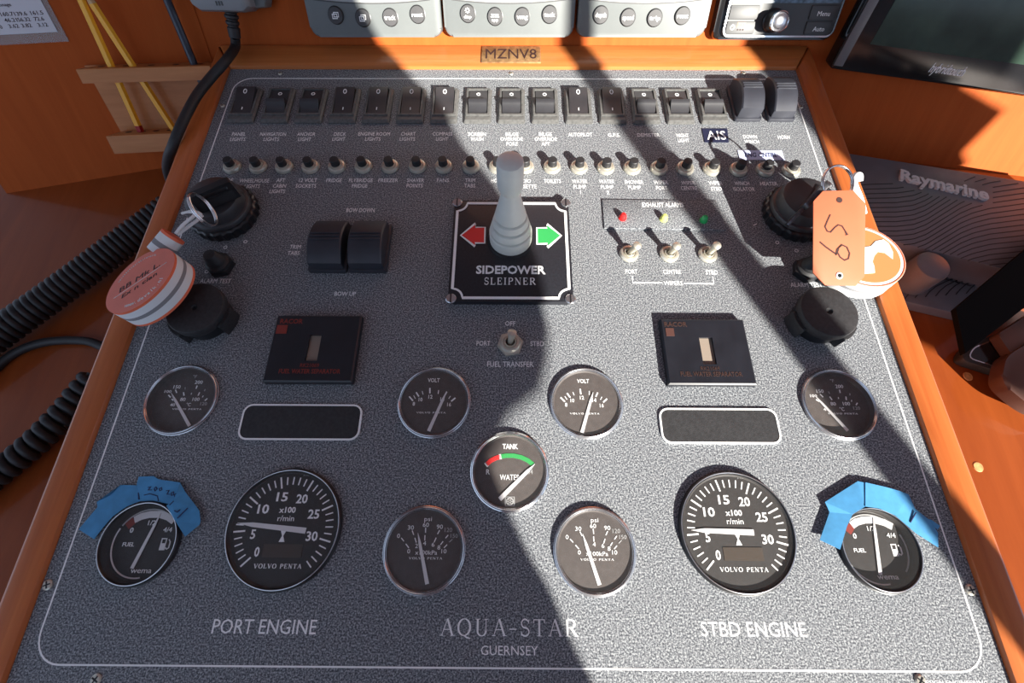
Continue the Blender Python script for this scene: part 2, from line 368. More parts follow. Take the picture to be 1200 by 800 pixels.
# serif capitals drawn as strokes on a unit-high cell: (advance, [(points, width or widths)])
def _cv(cx, cy, rx, ry, a0, a1, w0, w1, n=14):
    pts, ws = [], []
    for i in range(n + 1):
        a = rad(a0 + (a1 - a0) * i / n); pts.append((cx + rx * math.cos(a), cy + ry * math.sin(a))); ws.append(w1 + (w0 - w1) * abs(math.cos(a)))
    return pts, ws
TK, TN = 0.13, 0.045
def _sf(x, y, w=0.22): return ([(x - w / 2, y), (x + w / 2, y)], 0.04)
def _stem(x, y0=0.0, y1=1.0): return ([(x, y0), (x, y1)], TK)
SERIF = {
 'A': (0.95, [([(0.13, 0.0), (0.47, 1.0)], TN), ([(0.47, 1.0), (0.82, 0.0)], TK), ([(0.25, 0.36), (0.70, 0.36)], TN), _sf(0.12, 0.02), _sf(0.83, 0.02, 0.26)]),
 'Q': (1.05, [_cv(0.5, 0.5, 0.38, 0.49, 0, 360, TK, TN, 28), ([(0.45, 0.05), (0.68, -0.10), (0.92, -0.16)], [TN, TK * 0.8, TN])]),
 'U': (1.0, [([(0.20, 1.0), (0.20, 0.3)], TK), _cv(0.47, 0.3, 0.27, 0.30, 180, 360, TK * 0.9, TN, 14), ([(0.74, 0.3), (0.74, 1.0)], TN), _sf(0.20, 0.98, 0.28), _sf(0.74, 0.98, 0.22)]),
 '-': (0.62, [([(0.06, 0.40), (0.52, 0.40)], 0.06)]),
 'S': (0.72, [_cv(0.34, 0.74, 0.23, 0.25, 20, 270, TN * 1.4, TK * 0.8, 16), _cv(0.34, 0.25, 0.25, 0.24, 90, -160, TN * 1.6, TK * 0.8, 16), ([(0.58, 0.98), (0.58, 0.74)], TN), ([(0.10, 0.02), (0.10, 0.28)], TN)]),
 'T': (0.85, [_stem(0.42), ([(0.06, 0.97), (0.78, 0.97)], 0.05), ([(0.07, 0.98), (0.07, 0.76)], TN), ([(0.77, 0.98), (0.77, 0.76)], TN), _sf(0.42, 0.02, 0.3)]),
 'R': (0.95, [_stem(0.2), _cv(0.42, 0.74, 0.25, 0.235, 90, -90, TK, TN, 12), ([(0.14, 0.975), (0.42, 0.975)], TN), ([(0.2, 0.505), (0.42, 0.505)], TN), ([(0.42, 0.5), (0.78, 0.02)], TK), _sf(0.2, 0.02, 0.3), _sf(0.82, 0.02, 0.16)]),
 'L': (0.8, [_stem(0.2), ([(0.2, 0.02), (0.68, 0.02)], 0.045), ([(0.69, 0.0), (0.69, 0.28)], TN), _sf(0.2, 0.98, 0.3), _sf(0.14, 0.02, 0.16)]),
 'E': (0.82, [_stem(0.2), ([(0.1, 0.02), (0.68, 0.02)], 0.045), ([(0.1, 0.98), (0.66, 0.98)], 0.045), ([(0.2, 0.52), (0.52, 0.52)], 0.045), ([(0.69, 0.0), (0.69, 0.26)], TN), ([(0.66, 1.0), (0.66, 0.76)], TN), ([(0.52, 0.42), (0.52, 0.62)], TN)]),
 'I': (0.46, [_stem(0.22), _sf(0.22, 0.02, 0.32), _sf(0.22, 0.98, 0.32)]),
 'P': (0.82, [_stem(0.2), _cv(0.42, 0.73, 0.25, 0.245, 90, -90, TK, TN, 12), ([(0.1, 0.975), (0.42, 0.975)], TN), ([(0.2, 0.485), (0.42, 0.485)], TN), _sf(0.2, 0.02, 0.3)]),
 'N': (1.0, [([(0.18, 0.0), (0.18, 1.0)], TN), ([(0.16, 1.0), (0.78, 0.0)], TK), ([(0.78, 0.0), (0.78, 1.0)], TN), _sf(0.17, 0.02), _sf(0.12, 0.98, 0.2), _sf(0.79, 0.98)]),
 'V': (0.95, [([(0.12, 1.0), (0.47, 0.0)], TK), ([(0.47, 0.0), (0.82, 1.0)], TN), _sf(0.13, 0.98, 0.28), _sf(0.81, 0.98)]),
 'O': (1.0, [_cv(0.48, 0.5, 0.38, 0.49, 0, 360, TK, TN, 28)]),
 ' ': (0.5, []),
}
def serif(mb, s, cx, cy, h, w, mat, z=0.0, th=0.0003, gap=0.12, wk=1.0):
    tot = sum(SERIF[c][0] + gap for c in s) - gap; sx = w / tot; x = -w / 2
    for c in s:
        adv, strokes = SERIF[c]
        for pts, ww in strokes:
            k = (sx + h) / 2 * wk
            q = [(cx + x + p[0] * sx, cy + (p[1] - 0.5) * h) for p in pts]
            mb.ribbon(q, [a * k for a in ww] if isinstance(ww, list) else ww * k, z, z + th, mat)
        x += (adv + gap) * sx

# ------------------------------------------------------------------ the setting: boards behind, wheelhouse wall with its windows and added shade pieces
FL_top, FR_top = 0.50, 0.50
mb = MB(); mb.box(-0.60, 0.60, -0.25, 0.40, -0.02, 0.0, 'ply'); structure('wall_front', mb, FF)
mb = MB(); mb.box(at(FL, 8, 227).x, 0.11, -0.10, 0.42, -0.02, 0.0, 'ply'); structure('wall_left', mb, FL)
mb = MB(); mb.box(-0.18, 0.75, -0.10, 0.42, -0.02, 0.0, 'ply'); structure('wall_right', mb, FR)
# unseen aft wheelhouse side, openings shaped to cast the window and figure shadows
WY = -0.9
def wallpiece(name, poly, mat='wallpaint', th=0.02):
    mb = MB(); mb.prism(poly, 0, th, mat)
    return structure(name, mb, frame((0, WY, 0), (1, 0, 0), (0, 0, 1)))
LEFT = [(0.470, 0.60), (0.480, 0.36), (0.4885, 0.342), (0.504, 0.309), (0.529, 0.272), (0.549, 0.237), (0.550, 0.207), (0.557, 0.195), (0.563, 0.180), (0.561, 0.141),
        (0.549, 0.117), (0.540, 0.097), (0.525, 0.082), (0.506, 0.068), (0.470, 0.057), (0.438, 0.039), (0.4385, 0.020), (0.4405, 0.004), (0.4455, -0.008), (0.4455, -0.024), (0.4485, -0.034), (0.45, -0.20)]
wallpiece('shade_cutout', [(-0.20, -0.20), (-0.20, 0.60)] + LEFT)  # added sun blocker, right edge cut to a person's shadow outline
wallpiece('trim_1', [(-1.6, 0.60), (2.2, 0.60), (2.2, 1.3), (-1.6, 1.3)])
wallpiece('trim_2', [(-1.6, -0.9), (2.2, -0.9), (2.2, -0.20), (-1.6, -0.20)])
wallpiece('trim_3', [(0.726, 0.60), (0.742, 0.22), (0.750, 0.10), (0.762, -0.20), (0.792, -0.20), (0.784, 0.05), (0.773, 0.20), (0.752, 0.40), (0.748, 0.60)])
wallpiece('shade_pillar', [(0.966, 0.60), (0.964, 0.30), (0.953, 0.225), (0.955, 0.06), (1.0, 0.035), (1.03, 0.020), (1.10, 0.020), (1.26, 0.165), (1.247, 0.18), (1.265, 0.230), (1.21, 0.255), (1.15, 0.60)])  # unseen pillar, outline shaped to cast the shade on the right

mb = MB(); mb.box(-1.6, 2.2, -0.92, 0.75, 0.68, 0.70, 'wallpaint'); structure('ceiling', mb)
mb = MB(); mb.box(-1.6, 2.2, -2.5, 0.75, -1.02, -1.0, 'deskwood'); structure('floor', mb)

# ------------------------------------------------------------------ side shelves, panel and its surround
PX0, PX1, PY0, PY1 = -0.3375, 0.3365, -0.165, 0.4650
RO = 0.3605; TOPY = 0.5045; BOTY = -0.195
def zl(F, h): return F
t = thing('side_shelf', 'glossy red brown wooden shelf left of the panel, under the black coiled cables', 'shelf', -0.5, 0.2, -0.112)
mb = MB(); mb.box(-0.50, 0.5 - RO + 0.003, -0.42, 0.55, -0.02, 0.0, 'deskwood'); mb.build('shelf_board', t)
t = thing('side_shelf', 'orange brown wooden shelf right of the panel, under the slate grey control unit', 'shelf', 0.5, 0.2, -0.100)
mb = MB(); mb.box(-0.5 + RO - 0.003, 0.55, -0.42, 0.55, -0.02, 0.0, 'deskwood')
for u, v in ((1134, 441), (1146, 547)):
    q = P(u, v, -0.1); mb.lathe([(0.0001, 0.0006), (0.0045, 0.0006), (0.005, 0.0)], 'filler', 16, Matrix.Translation((q.x - 0.5, q.y - 0.2, 0)))
mb.build('shelf_board', t)

frm = thing('panel_surround', 'varnished teak frame around the grey speckled instrument panel', 'frame', 0, 0, 0)
def rail(poly, z0, z1, name, mat):
    mb = MB(); mb.prism(poly, z0, z1, mat, bev=0.004); mb.build(name, frm)
rail([(PX0, PY1), (PX1, PY1), (RO, TOPY), (-RO, TOPY)], -0.02, 0.004, 'top_rail', 'teak')
rail([(PX0, PY1), (-RO, TOPY), (-RO, BOTY), (PX0, PY0)], -0.02, 0.004, 'side_rail', 'teakv')
rail([(PX1, PY1), (RO, TOPY), (RO, BOTY), (PX1, PY0)], -0.02, 0.004, 'side_rail', 'teakv')
rail([(PX0, PY0), (PX1, PY0), (RO, BOTY), (-RO, BOTY)], -0.02, 0.004, 'bottom_rail', 'teak')
for sx in (-1, 1):
    mb = MB(); a, b = sorted((sx * (RO - 0.018), sx * (RO - 0.002))); mb.box(a, b, BOTY, TOPY - 0.02, -0.1115 if sx < 0 else -0.0995, -0.02, 'teakv'); mb.build('side_panel', frm)

mb = MB(); mb.box(-RO + 0.002, RO - 0.002, BOTY + 0.003, BOTY + 0.018, -0.60, -0.0205, 'teak'); mb.build('front_panel', frm)

pan = thing('helm_dashboard', 'dark grey speckled helm panel with white engraved lettering and border line', 'panel', 0, 0, -0.0004)
HOLES = [(-0.2761, 0.0567, 0.0300), (0.2741, 0.0558, 0.0300), (-0.2750, -0.0538, 0.0293), (0.2735, -0.0545, 0.0293)]   # the deep gauges sit in these
mb = MB(); tb = bmesh.new(); g_ = 0.0003; HS = 0.033
X0_, X1_, Y0_, Y1_ = PX0 + g_, PX1 - g_, PY0 + g_, PY1 - g_
def cell(x0, x1, y0, y1, z):
    n = m = 1
    for a in range(n):
        for b in range(m):
            q = [(x0 + (x1 - x0) * (a + p) / n, y0 + (y1 - y0) * (b + r) / m, z) for p, r in ((0, 0), (1, 0), (1, 1), (0, 1))]
            f = tb.faces.new([tb.verts.new(c) for c in q])
            if z < 0: f.normal_flip()
for z in (0.0, -0.008):
    ys = [Y0_]
    for hl, hr in ((HOLES[2], HOLES[3]), (HOLES[0], HOLES[1])):
        b0, b1 = min(hl[1], hr[1]) - HS, max(hl[1], hr[1]) + HS
        cell(X0_, X1_, ys[-1], b0, z); ys.append(b1)
        cell(X0_, hl[0] - HS, b0, b1, z); cell(hl[0] + HS, hr[0] - HS, b0, b1, z); cell(hr[0] + HS, X1_, b0, b1, z)
        for hx, hy, hr_ in (hl, hr):
            n = 64; R_ = hr_ - 0.0008; inn, out = [], []
            for k in range(n):
                a = 2 * math.pi * (k + 0.5) / n; c, sn = math.cos(a), math.sin(a); kk = max(abs(c), abs(sn)); px, py = hx + HS * c / kk, hy + HS * sn / kk
                py = b1 if py > hy + HS - 1e-6 else b0 if py < hy - HS + 1e-6 else py
                inn.append(tb.verts.new((hx + R_ * c, hy + R_ * sn, z))); out.append(tb.verts.new((px, py, z)))
            for k in range(n):
                f = tb.faces.new((inn[k], out[k], out[(k + 1) % n], inn[(k + 1) % n]))
                if z < 0: f.normal_flip()
            for (ax, ay, k) in ((1, 1, 7), (-1, 1, 23), (-1, -1, 39), (1, -1, 55)):
                f = tb.faces.new((out[k], tb.verts.new((hx + ax * HS, b1 if ay > 0 else b0, z)), out[(k + 1) % n]))
                if z < 0: f.normal_flip()
            if z == 0.0:
                low_ = [tb.verts.new((v.co.x, v.co.y, -0.008)) for v in inn]
                for k in range(n): tb.faces.new((inn[k], inn[(k + 1) % n], low_[(k + 1) % n], low_[k]))
    cell(X0_, X1_, ys[-1], Y1_, z)
C_ = [(X0_, Y0_), (X1_, Y0_), (X1_, Y1_), (X0_, Y1_)]
for k in range(4):
    a, b = C_[k], C_[(k + 1) % 4]; tb.faces.new([tb.verts.new(q) for q in ((*a, -0.008), (*b, -0.008), (*b, 0.0), (*a, 0.0))])
mb.merge(tb, 'panel'); mb.build('panel_plate', pan, 0)
mb = MB(); mb.ribbon(rrect(-0.3262, 0.3255, -0.1300, 0.4490, 0.020, 8), 0.0011, 0.0, 0.00015, 'white', closed=True); mb.build('border_line', pan)
mb = MB(); mbs = MB()
def lab(txt, u, v, h=4.2, w=None, mat='white', bold=0.0, shear=0.0):
    p = P(u, v); ww, hh = size(u, v, w or 10, h)
    mb.text(txt, p.x, p.y, hh, mat, w=ww if w else None, z=0.0, th=0.00015, bold=bold, shear=shear)
def labs(lines):
    for l in lines: lab(*l)
labs([('PANEL', 280, 157, 4, 16), ('LIGHTS', 278.7, 163, 4, 18), ('NAVIGATION', 320, 157, 4, 30), ('LIGHTS', 318, 163, 4, 18), ('ANCHOR', 359, 157, 4, 21), ('LIGHT', 357, 163, 4, 15),
 ('DECK', 398.5, 157, 4, 14), ('LIGHT', 397, 162.7, 4, 15), ('ENGINE ROOM', 438.5, 156.7, 4, 37), ('LIGHTS', 437, 162.7, 4, 18), ('CHART', 478.5, 156.7, 4, 17), ('LIGHTS', 477.5, 162.7, 4, 18),
 ('COMPASS', 518.5, 156.7, 4, 23), ('LIGHT', 518, 162.7, 4, 14), ('SCREEN', 559, 157, 4, 21), ('WASH', 559, 162.7, 4, 15), ('BILGE', 600, 157, 4, 15), ('OVERRIDE', 599.5, 162.7, 4, 26), ('FORE', 600, 168.4, 4, 13),
 ('BILGE', 639, 157, 4, 15), ('OVERRIDE', 639.5, 162.7, 4, 26), ('AFT', 639.5, 168.4, 4, 10), ('AUTOPILOT', 680, 157.5, 4, 28), ('G.P.S.', 719.5, 158, 4, 14), ('DEMISTER', 760, 158, 4, 26), ('NIGHT', 800, 158.5, 4, 14), ('LIGHT', 801, 164.3, 4, 13),
 ('DOWN', 879, 160, 4, 16), ('WINCH', 881, 165.8, 4, 17), ('HORN', 918.5, 160.5, 4, 14),
 ('SPARE', 264.5, 211, 4.2, 17), ('WHEELHOUSE', 298, 211.5, 4.2, 35), ('LIGHTS', 295.5, 218, 4.2, 18), ('AFT', 329, 211, 4.2, 10), ('CABIN', 327.5, 217.5, 4.2, 15), ('LIGHTS', 325, 224, 4.2, 18),
 ('12 VOLT', 361, 211, 4.2, 21), ('SOCKETS', 358.5, 217.6, 4.2, 24), ('FRIDGE', 391.5, 211, 4.2, 18), ('FLYBRIDGE', 423, 211, 4.2, 28), ('FRIDGE', 421.5, 217.5, 4.2, 18), ('FREEZER', 455, 211, 4.2, 23),
 ('SHAVER', 487, 211, 4.2, 20), ('POINTS', 486, 217.3, 4.2, 19), ('FANS', 519, 211, 4.2, 14), ('TRIM', 551, 211, 4.2, 12), ('TABS', 550.5, 217.3, 4.2, 13), ('HORN', 582.5, 211.5, 4.2, 14), ('RADIO', 613.5, 211.8, 4.2, 17), ('CASSETTE', 615.5, 218.2, 4.2, 26),
 ('TOILETS', 647.3, 212, 4.2, 20), ('WATER', 679.2, 212.2, 4.2, 18), ('PUMP', 679.5, 218.7, 4.2, 15), ('1', 680.3, 225, 4.2), ('WATER', 711, 212.5, 4.2, 18), ('PUMP', 711.5, 219, 4.2, 15), ('2', 712.5, 225.5, 4.2),
 ('SHOWER', 743, 213, 4.2, 22), ('PUMP', 743.5, 219.5, 4.2, 15), ('WIPER', 774.5, 213.5, 4.2, 17), ('PORT', 775.5, 220, 4.2, 13), ('WIPER', 806.5, 214, 4.2, 16), ('CENTRE', 807.5, 220.2, 4.2, 19), ('WIPER', 838.5, 214.3, 4.2, 16), ('STBD.', 840, 221, 4.2, 14),
 ('WINCH', 869.5, 214.6, 4.2, 17), ('ISOLATOR', 872, 221.3, 4.2, 25), ('HEATER', 901, 215, 4.2, 20), ('FUEL', 930.5, 215, 4.2, 12), ('TRANSFER', 934, 222, 4.2, 25),
 ('BOW DOWN', 422.5, 246, 4.6, 33), ('TRIM', 346, 289, 4.6, 13), ('TABS', 344, 296.2, 4.6, 14), ('BOW UP', 404.5, 344, 4.8, 25),
 ('PORT', 740, 318, 4.8, 14), ('CENTRE', 787.5, 318.3, 4.8, 21), ('STBD', 834, 319, 4.8, 14), ('WIPERS', 789, 331.6, 4.8, 22),
 ('OFF', 598, 378.8, 5.2, 12), ('PORT', 566.5, 402, 5.4, 16), ('STBD', 629.5, 402.5, 5.4, 16), ('FUEL TRANSFER', 598, 426.5, 6, 54),
 ('ALARM TEST', 252.5, 329, 5, 36), ('ALARM TEST', 945, 333.5, 5, 37),
 ('PORT ENGINE', 310, 734, 17, 122), ('STBD ENGINE', 883, 737, 17, 123), ('GUERNSEY', 597, 762, 11, 67)])
p = P(597, 735); w_, h_ = size(597, 735, 163, 20); serif(mb, 'AQUA-STAR', p.x, p.y, h_, w_, 'white', th=0.00015)
p = P(1118, 797.5); w_, h_ = size(1118, 797.5, 78, 5); mb.text('DESIGN ENGINEERING', p.x, p.y - 0.001, h_, 'white', w=w_, th=0.00015)
def pline(pts, w, mat='white'):
    mb.ribbon([(P(*q).x, P(*q).y) for q in pts], w, 0.0, 0.00015, mat)
pline([(741, 323), (741.5, 331.2), (776, 331.2)], 0.0009); pline([(801.5, 331.8), (836.5, 332.3), (835.3, 324)], 0.0009)
for pts in ([(238, 277.5), (242, 275)], [(883, 264), (887, 262)]): pline(pts, 0.0008)
for u, v in ((264, 289.5), (287.5, 283), (933.5, 293.5), (911, 284), (242, 318)):
    p = P(u, v); mb.ribbon(circle(0.0016, 14, p.x, p.y), 0.0006, 0.0, 0.00015, 'white', closed=True)
mb.build('lettering', pan)
def screw_into(par, x, y, z, r, name='screw', rot=0.4):
    s = MB(); mx = Matrix.Translation((x, y, z)) @ Matrix.Rotation(rot, 4, 'Z')
    s.lathe([(r, 0), (r, 0.0006), (r * 0.75, 0.0013), (0.0001, 0.0014)], 'steel', 18, mx)
    s.box(-r * 0.7, r * 0.7, -r * 0.13, r * 0.13, 0.0010, 0.00155, 'black', mx=mx); s.box(-r * 0.13, r * 0.13, -r * 0.7, r * 0.7, 0.0010, 0.00155, 'black', mx=mx)
    s.build(name, par)
for k, (u, v) in enumerate(((328.5, 86.3), (261, 124), (599, 86.3), (871, 85.8), (938.5, 125.5), (56, 685), (112.5, 796), (1137, 691), (1078, 797))):
    p = P(u, v); screw_into(pan, p.x, p.y, 0, 0.0024 if v < 200 else 0.0036, rot=k * 0.7)
t = thing('name_plate', 'small worn brass plate engraved MZNV8 on the top rail of the frame', 'plaque', P(599, 65, 0.004).x, P(599, 65, 0.004).y, 0.004)
w_, h_ = size(599, 65, 69, 19, 0.004); mb = MB(); mb.box(-w_ / 2, w_ / 2, -h_ / 2, h_ / 2, 0, 0.0018, 'brass', 0.0005)
mb.text('MZNV8', 0, 0, h_ * 0.58, 'ink', w=w_ * 0.86, z=0.0018, th=0.0003); mb.build('plate', t)

# ------------------------------------------------------------------ rocker switches in the top row
RW, = (0.0305,)
ya, yb = P(597, 145.5).y, P(597, 103.0, 0.004).y
YC, RH = (ya + yb) / 2, (yb - ya)
def rocker_switch(name, label, x, low, group):
    t = thing(name, label, 'switch', x, YC, 0, group=group)
    b = MB(); w2, h2 = RW / 2, RH / 2; iw, oy0, oy1 = 0.0112, P(597, 134.5, 0.003).y - YC, P(597, 106.5, 0.003).y - YC
    outer = rrect(-w2, w2, -h2, h2, 0.0015, 3)
    step = rrect(-w2 + 0.0016, w2 - 0.0016, -h2 + 0.0030, h2 - 0.0016, 0.0012, 3)
    mid = rrect(-iw - 0.0022, iw + 0.0022, oy0 - 0.0022, oy1 + 0.0022, 0.0010, 3)
    lip = rrect(-iw, iw, oy0, oy1, 0.0008, 3)
    tb = bmesh.new(); rings = []
    for poly, z in ((outer, 0.0), (outer, 0.0014), (step, 0.0032), (mid, 0.0034), (mid, 0.0046), (lip, 0.0048), (lip, 0.0008)):
        rings.append([tb.verts.new((q[0], q[1], z)) for q in poly])
    for A, B in zip(rings, rings[1:]):
        for i in range(len(A)): tb.faces.new((A[i], A[(i + 1) % len(A)], B[(i + 1) % len(B)], B[i]))
    tb.faces.new(rings[-1]); b.merge(tb, 'switchbezel'); b.build('bezel', t, 20)
    r = MB(); yc = (oy0 + oy1) / 2; a = (oy1 - oy0) / 2 - 0.0006
    if low: prof = [(yc + a, 0.001), (yc + a, 0.0034), (yc - 0.0005, 0.0044), (yc - 0.0016, 0.0094), (yc - 0.0024, 0.0100), (yc - 0.0045, 0.0094), (yc - 0.0070, 0.0078), (yc - 0.0095, 0.0052), (yc - a + 0.0004, 0.0022), (yc - a, 0.0016), (yc - a, 0.001)]
    else: prof = [(yc + a, 0.001), (yc + a, 0.0082), (yc + a - 0.002, 0.0086), (yc + 0.003, 0.0060), (yc - 0.003, 0.0048), (yc - a, 0.0036), (yc - a, 0.001)]
    xw = 0.0103
    r.hull([(-xw, q[0], q[1]) for q in prof], [(xw, q[0], q[1]) for q in prof], 'rocker')
    def onface(y): 
        for (y0, z0), (y1, z1) in zip(prof[1:], prof[2:]):
            if y1 <= y <= y0: return z0 + (z1 - z0) * (y - y0) / (y1 - y0 + 1e-12), math.atan2(z0 - z1, y0 - y1)
        return 0.01, 0
    yo = yc + a * (0.66 if low else 0.62); z, sl = onface(yo); mx = Matrix.Translation((0, yo, z + 0.0001)) @ Matrix.Rotation(sl, 4, 'X')
    k = 0.0019 if low else 0.0023
    r.ribbon([(k * (0.75 if not low else 1) * math.cos(i * math.pi / 8), k * (1.15 if not low else 1) * math.sin(i * math.pi / 8)) for i in range(16)], 0.0008, 0, 0.0003, 'white', mx=mx, closed=True)
    if not low:
        yo = yc - a * 0.62; z, sl = onface(yo); mx = Matrix.Translation((0, yo, z + 0.0001)) @ Matrix.Rotation(sl, 4, 'X')
        r.box(-0.0005, 0.0005, -0.0018, 0.0018, 0, 0.0003, 'white', mx=mx)
    r.build('rocker', t, 32)
    return t
RK = ['PANEL LIGHTS', 'NAVIGATION LIGHTS', 'ANCHOR LIGHT', 'DECK LIGHT', 'ENGINE ROOM LIGHTS', 'CHART LIGHTS', 'COMPASS LIGHT', 'SCREEN WASH', 'BILGE OVERRIDE FORE', 'BILGE OVERRIDE AFT', 'AUTOPILOT', 'G.P.S.', 'DEMISTER', 'NIGHT LIGHT', 'AIS']
LOW = {1, 2, 7, 8, 9, 12, 13, 14}
hi_sw = lo_sw = None
for i, nm in enumerate(RK):
    x = P(288.7 + 38.83 * i, 123).x
    lb = ('black rocker switch with protruding lower half, above the %s %s' if i in LOW else 'black rocker switch showing 0 and I, above the %s %s') % (nm, 'sticker' if nm == 'AIS' else 'lettering')
    src = lo_sw if i in LOW else hi_sw
    if src is None:
        o = rocker_switch('rocker_switch', lb, x, i in LOW, 'rocker switches in the top row')
        if i in LOW: lo_sw = o
        else: hi_sw = o
    else: copy_thing(src, x, YC, lb)

# big rubber-covered rockers: winch, horn, trim tabs
def big_rocker(label, x, y, w, l, tip, group, dirn=1):
    """l along the panel; the pad bows outwards, higher at one end"""
    t = thing('rubber_rocker_switch', label, 'switch', x, y, 0, group=group)
    b = MB(); b.prism(rrect(-w / 2 - 0.0025, w / 2 + 0.0025, -l / 2 - 0.002, l / 2 + 0.002, 0.002, 3), 0, 0.004, 'cover', 0.0008); b.build('base_plate', t)
    r = MB(); prof = [(-l / 2, 0.003)]
    for i in range(13):
        s = -1 + 2 * i / 12; prof.append((s * l / 2 * 0.98, tip[0] + (tip[1] - tip[0]) * (s + 1) / 2 + tip[2] * (1 - s * s)))
    prof.append((l / 2, 0.003))
    n = len(prof); secs = []
    for (x_, k) in ((-w / 2, 0.0012), (-w / 2 + 0.0012, 0), (w / 2 - 0.0012, 0), (w / 2, 0.0012)):
        secs.append([(x_, q[0] * (1 - k * 20), max(0.003, q[1] - k)) for q in prof])
    tb = bmesh.new(); vs = [[tb.verts.new(q) for q in sec] for sec in secs]
    for A, B in zip(vs, vs[1:]):
        for i in range(n - 1): tb.faces.new((A[i], A[i + 1], B[i + 1], B[i]))
        tb.faces.new((A[-1], A[0], B[0], B[-1]))
    tb.faces.new(vs[0][::-1]); tb.faces.new(vs[-1]); bmesh.ops.recalc_face_normals(tb, faces=tb.faces); r.merge(tb, 'cover')
    for yy in (-0.0035, 0.0, 0.0035):
        s = yy / (l / 2) * 1.0; z = tip[0] + (tip[1] - tip[0]) * (s + 1) / 2 + tip[2] * (1 - s * s)
        r.box(-w / 2 + 0.002, w / 2 - 0.002, yy - 0.0008, yy + 0.0008, z - 0.001, z + 0.0010, 'cover', 0.0003)
    r.build('rubber_pad', t, 30)
    return t
p0 = P(872, 143); p1 = P(909, 144)
big_rocker('thick black rubber rocker switch above the DOWN WINCH lettering', P(875.5, 143).x, p0.y + 0.027, 0.0245, 0.050, (0.016, 0.014, 0.010), 'rubber covered rocker switches')
big_rocker('thick black rubber rocker switch above the HORN lettering', P(914.5, 143).x, p0.y + 0.027, 0.0245, 0.050, (0.012, 0.016, 0.010), 'rubber covered rocker switches')
for u, lb in ((383.5, 'left of the two large black trim tab rockers, nearest the TRIM TABS lettering'), (430, 'right of the two large black trim tab rockers, under the BOW DOWN lettering')):
    p = P(u, 319); big_rocker(lb, p.x + 0.001, p.y + 0.026, 0.0315, 0.050, (0.013, 0.012, 0.009), 'rubber covered rocker switches')

# ------------------------------------------------------------------ push-button breakers
BR = [('SPARE', 271.5, 194.7), ('WHEELHOUSE LIGHTS', 302, 194.7), ('AFT CABIN LIGHTS', 332.5, 194.7), ('12 VOLT SOCKETS', 363.5, 194.7), ('FRIDGE', 394.5, 194.5), ('FLYBRIDGE FRIDGE', 425.5, 194.3), ('FREEZER', 457, 194.3), ('SHAVER POINTS', 489, 194.3),
 ('FANS', 519.7, 194.3), ('TRIM TABS', 551.7, 194.3), ('HORN', 583, 194.5), ('RADIO CASSETTE', 615.5, 194.6), ('TOILETS', 647, 194.8), ('WATER PUMP 1', 678.7, 195.2), ('WATER PUMP 2', 710, 195.7), ('SHOWER PUMP', 741, 195.9),
 ('WIPER PORT', 772.5, 196.3), ('WIPER CENTRE', 803, 196.5), ('WIPER STBD', 834.5, 197), ('WINCH ISOLATOR', 865.6, 197.8), ('HEATER', 897, 198), ('FUEL TRANSFER', 927.5, 198.7)]
brk = None
for nm, u, v in BR:
    p = P(u, v, 0.002)
    lb = 'small black push button breaker in a nickel collar above the %s lettering' % nm
    if nm == 'SPARE': lb = 'small black push button breaker at the row end, just above the black left ignition key'
    if nm == 'HORN': lb = 'small black push button breaker half hidden beside the left edge of the grey joystick'
    if nm == 'RADIO CASSETTE': lb = 'small black push button breaker half hidden behind the right edge of the grey joystick'
    if brk is None:
        brk = thing('breaker_button', lb, 'breaker', p.x, p.y, 0, group='push button breakers in a row')
        b = MB(); b.lathe([(0.0094, 0), (0.0094, 0.0012), (0.0084, 0.0034), (0.0070, 0.0040), (0.0066, 0.0034), (0.0062, 0.0050), (0.0050, 0.0052), (0.0048, 0.0030)], 'steel', 28); b.build('collar', brk, 30)
        b = MB(); b.lathe([(0.0047, 0.003), (0.0047, 0.0108), (0.0042, 0.0116), (0.0001, 0.0118)], 'rubber', 24); b.build('button', brk, 30)
    else: copy_thing(brk, p.x, p.y, lb)

# ------------------------------------------------------------------ lever switches and lamps
def toggle(label, u, v, tu, tv, th, hexnut, group=None):
    p = P(u, v, 0.002); t = thing('toggle_switch', label, 'switch', p.x, p.y, 0, group=group)
    b = MB(); k = 1.0
    if hexnut: b.prism(circle(0.0118, 6, a0=0.2), 0, 0.0035, 'steel', 0.0006); z = 0.0035
    else: z = 0.0
    b.lathe([(0.0092, z), (0.0092, z + 0.0012), (0.0080, z + 0.0030), (0.0062, z + 0.0034), (0.0058, z + 0.0026), (0.0052, z + 0.0026), (0.0050, z + 0.0046), (0.0042, z + 0.0046), (0.0038, z + 0.0005)], 'steel', 28)
    b.lathe([(0.0001, z + 0.001), (0.0042, z + 0.001)], 'black', 20); b.build('nut', t, 30)
    q = P(tu, tv, th) - Vector((p.x, p.y, 0)); a = Vector((0, 0, z + 0.0015)); d = q - a; l = d.length
    mx = Matrix.Translation(a) @ d.to_track_quat('Z', 'Y').to_matrix().to_4x4()
    b = MB(); b.lathe([(0.0026, 0), (0.0028, l * 0.5), (0.0038, l * 0.85), (0.0040, l * 0.95), (0.0030, l), (0.0001, l + 0.0008)], 'steel', 20, mx); b.build('lever', t, 50)
WT = 'wiper lever switches'
toggle('nickel toggle switch above the PORT wiper lettering', 737.5, 296.5, 747.5, 287, 0.0195, False, WT)
toggle('nickel toggle switch above the CENTRE wiper lettering', 784.7, 297, 793.8, 287.5, 0.0195, False, WT)
toggle('nickel toggle switch above the STBD wiper lettering', 830, 297.3, 841, 286.8, 0.0195, False, WT)
toggle('nickel toggle switch with hexagonal nut between PORT and STBD, above FUEL TRANSFER', 598, 403, 600.2, 388.5, 0.018, True)
ap = thing('alarm_plate', 'thin grey speckled plate lettered EXHAUST ALARMS carrying three small lamps', 'plate', 0, 0, 0)
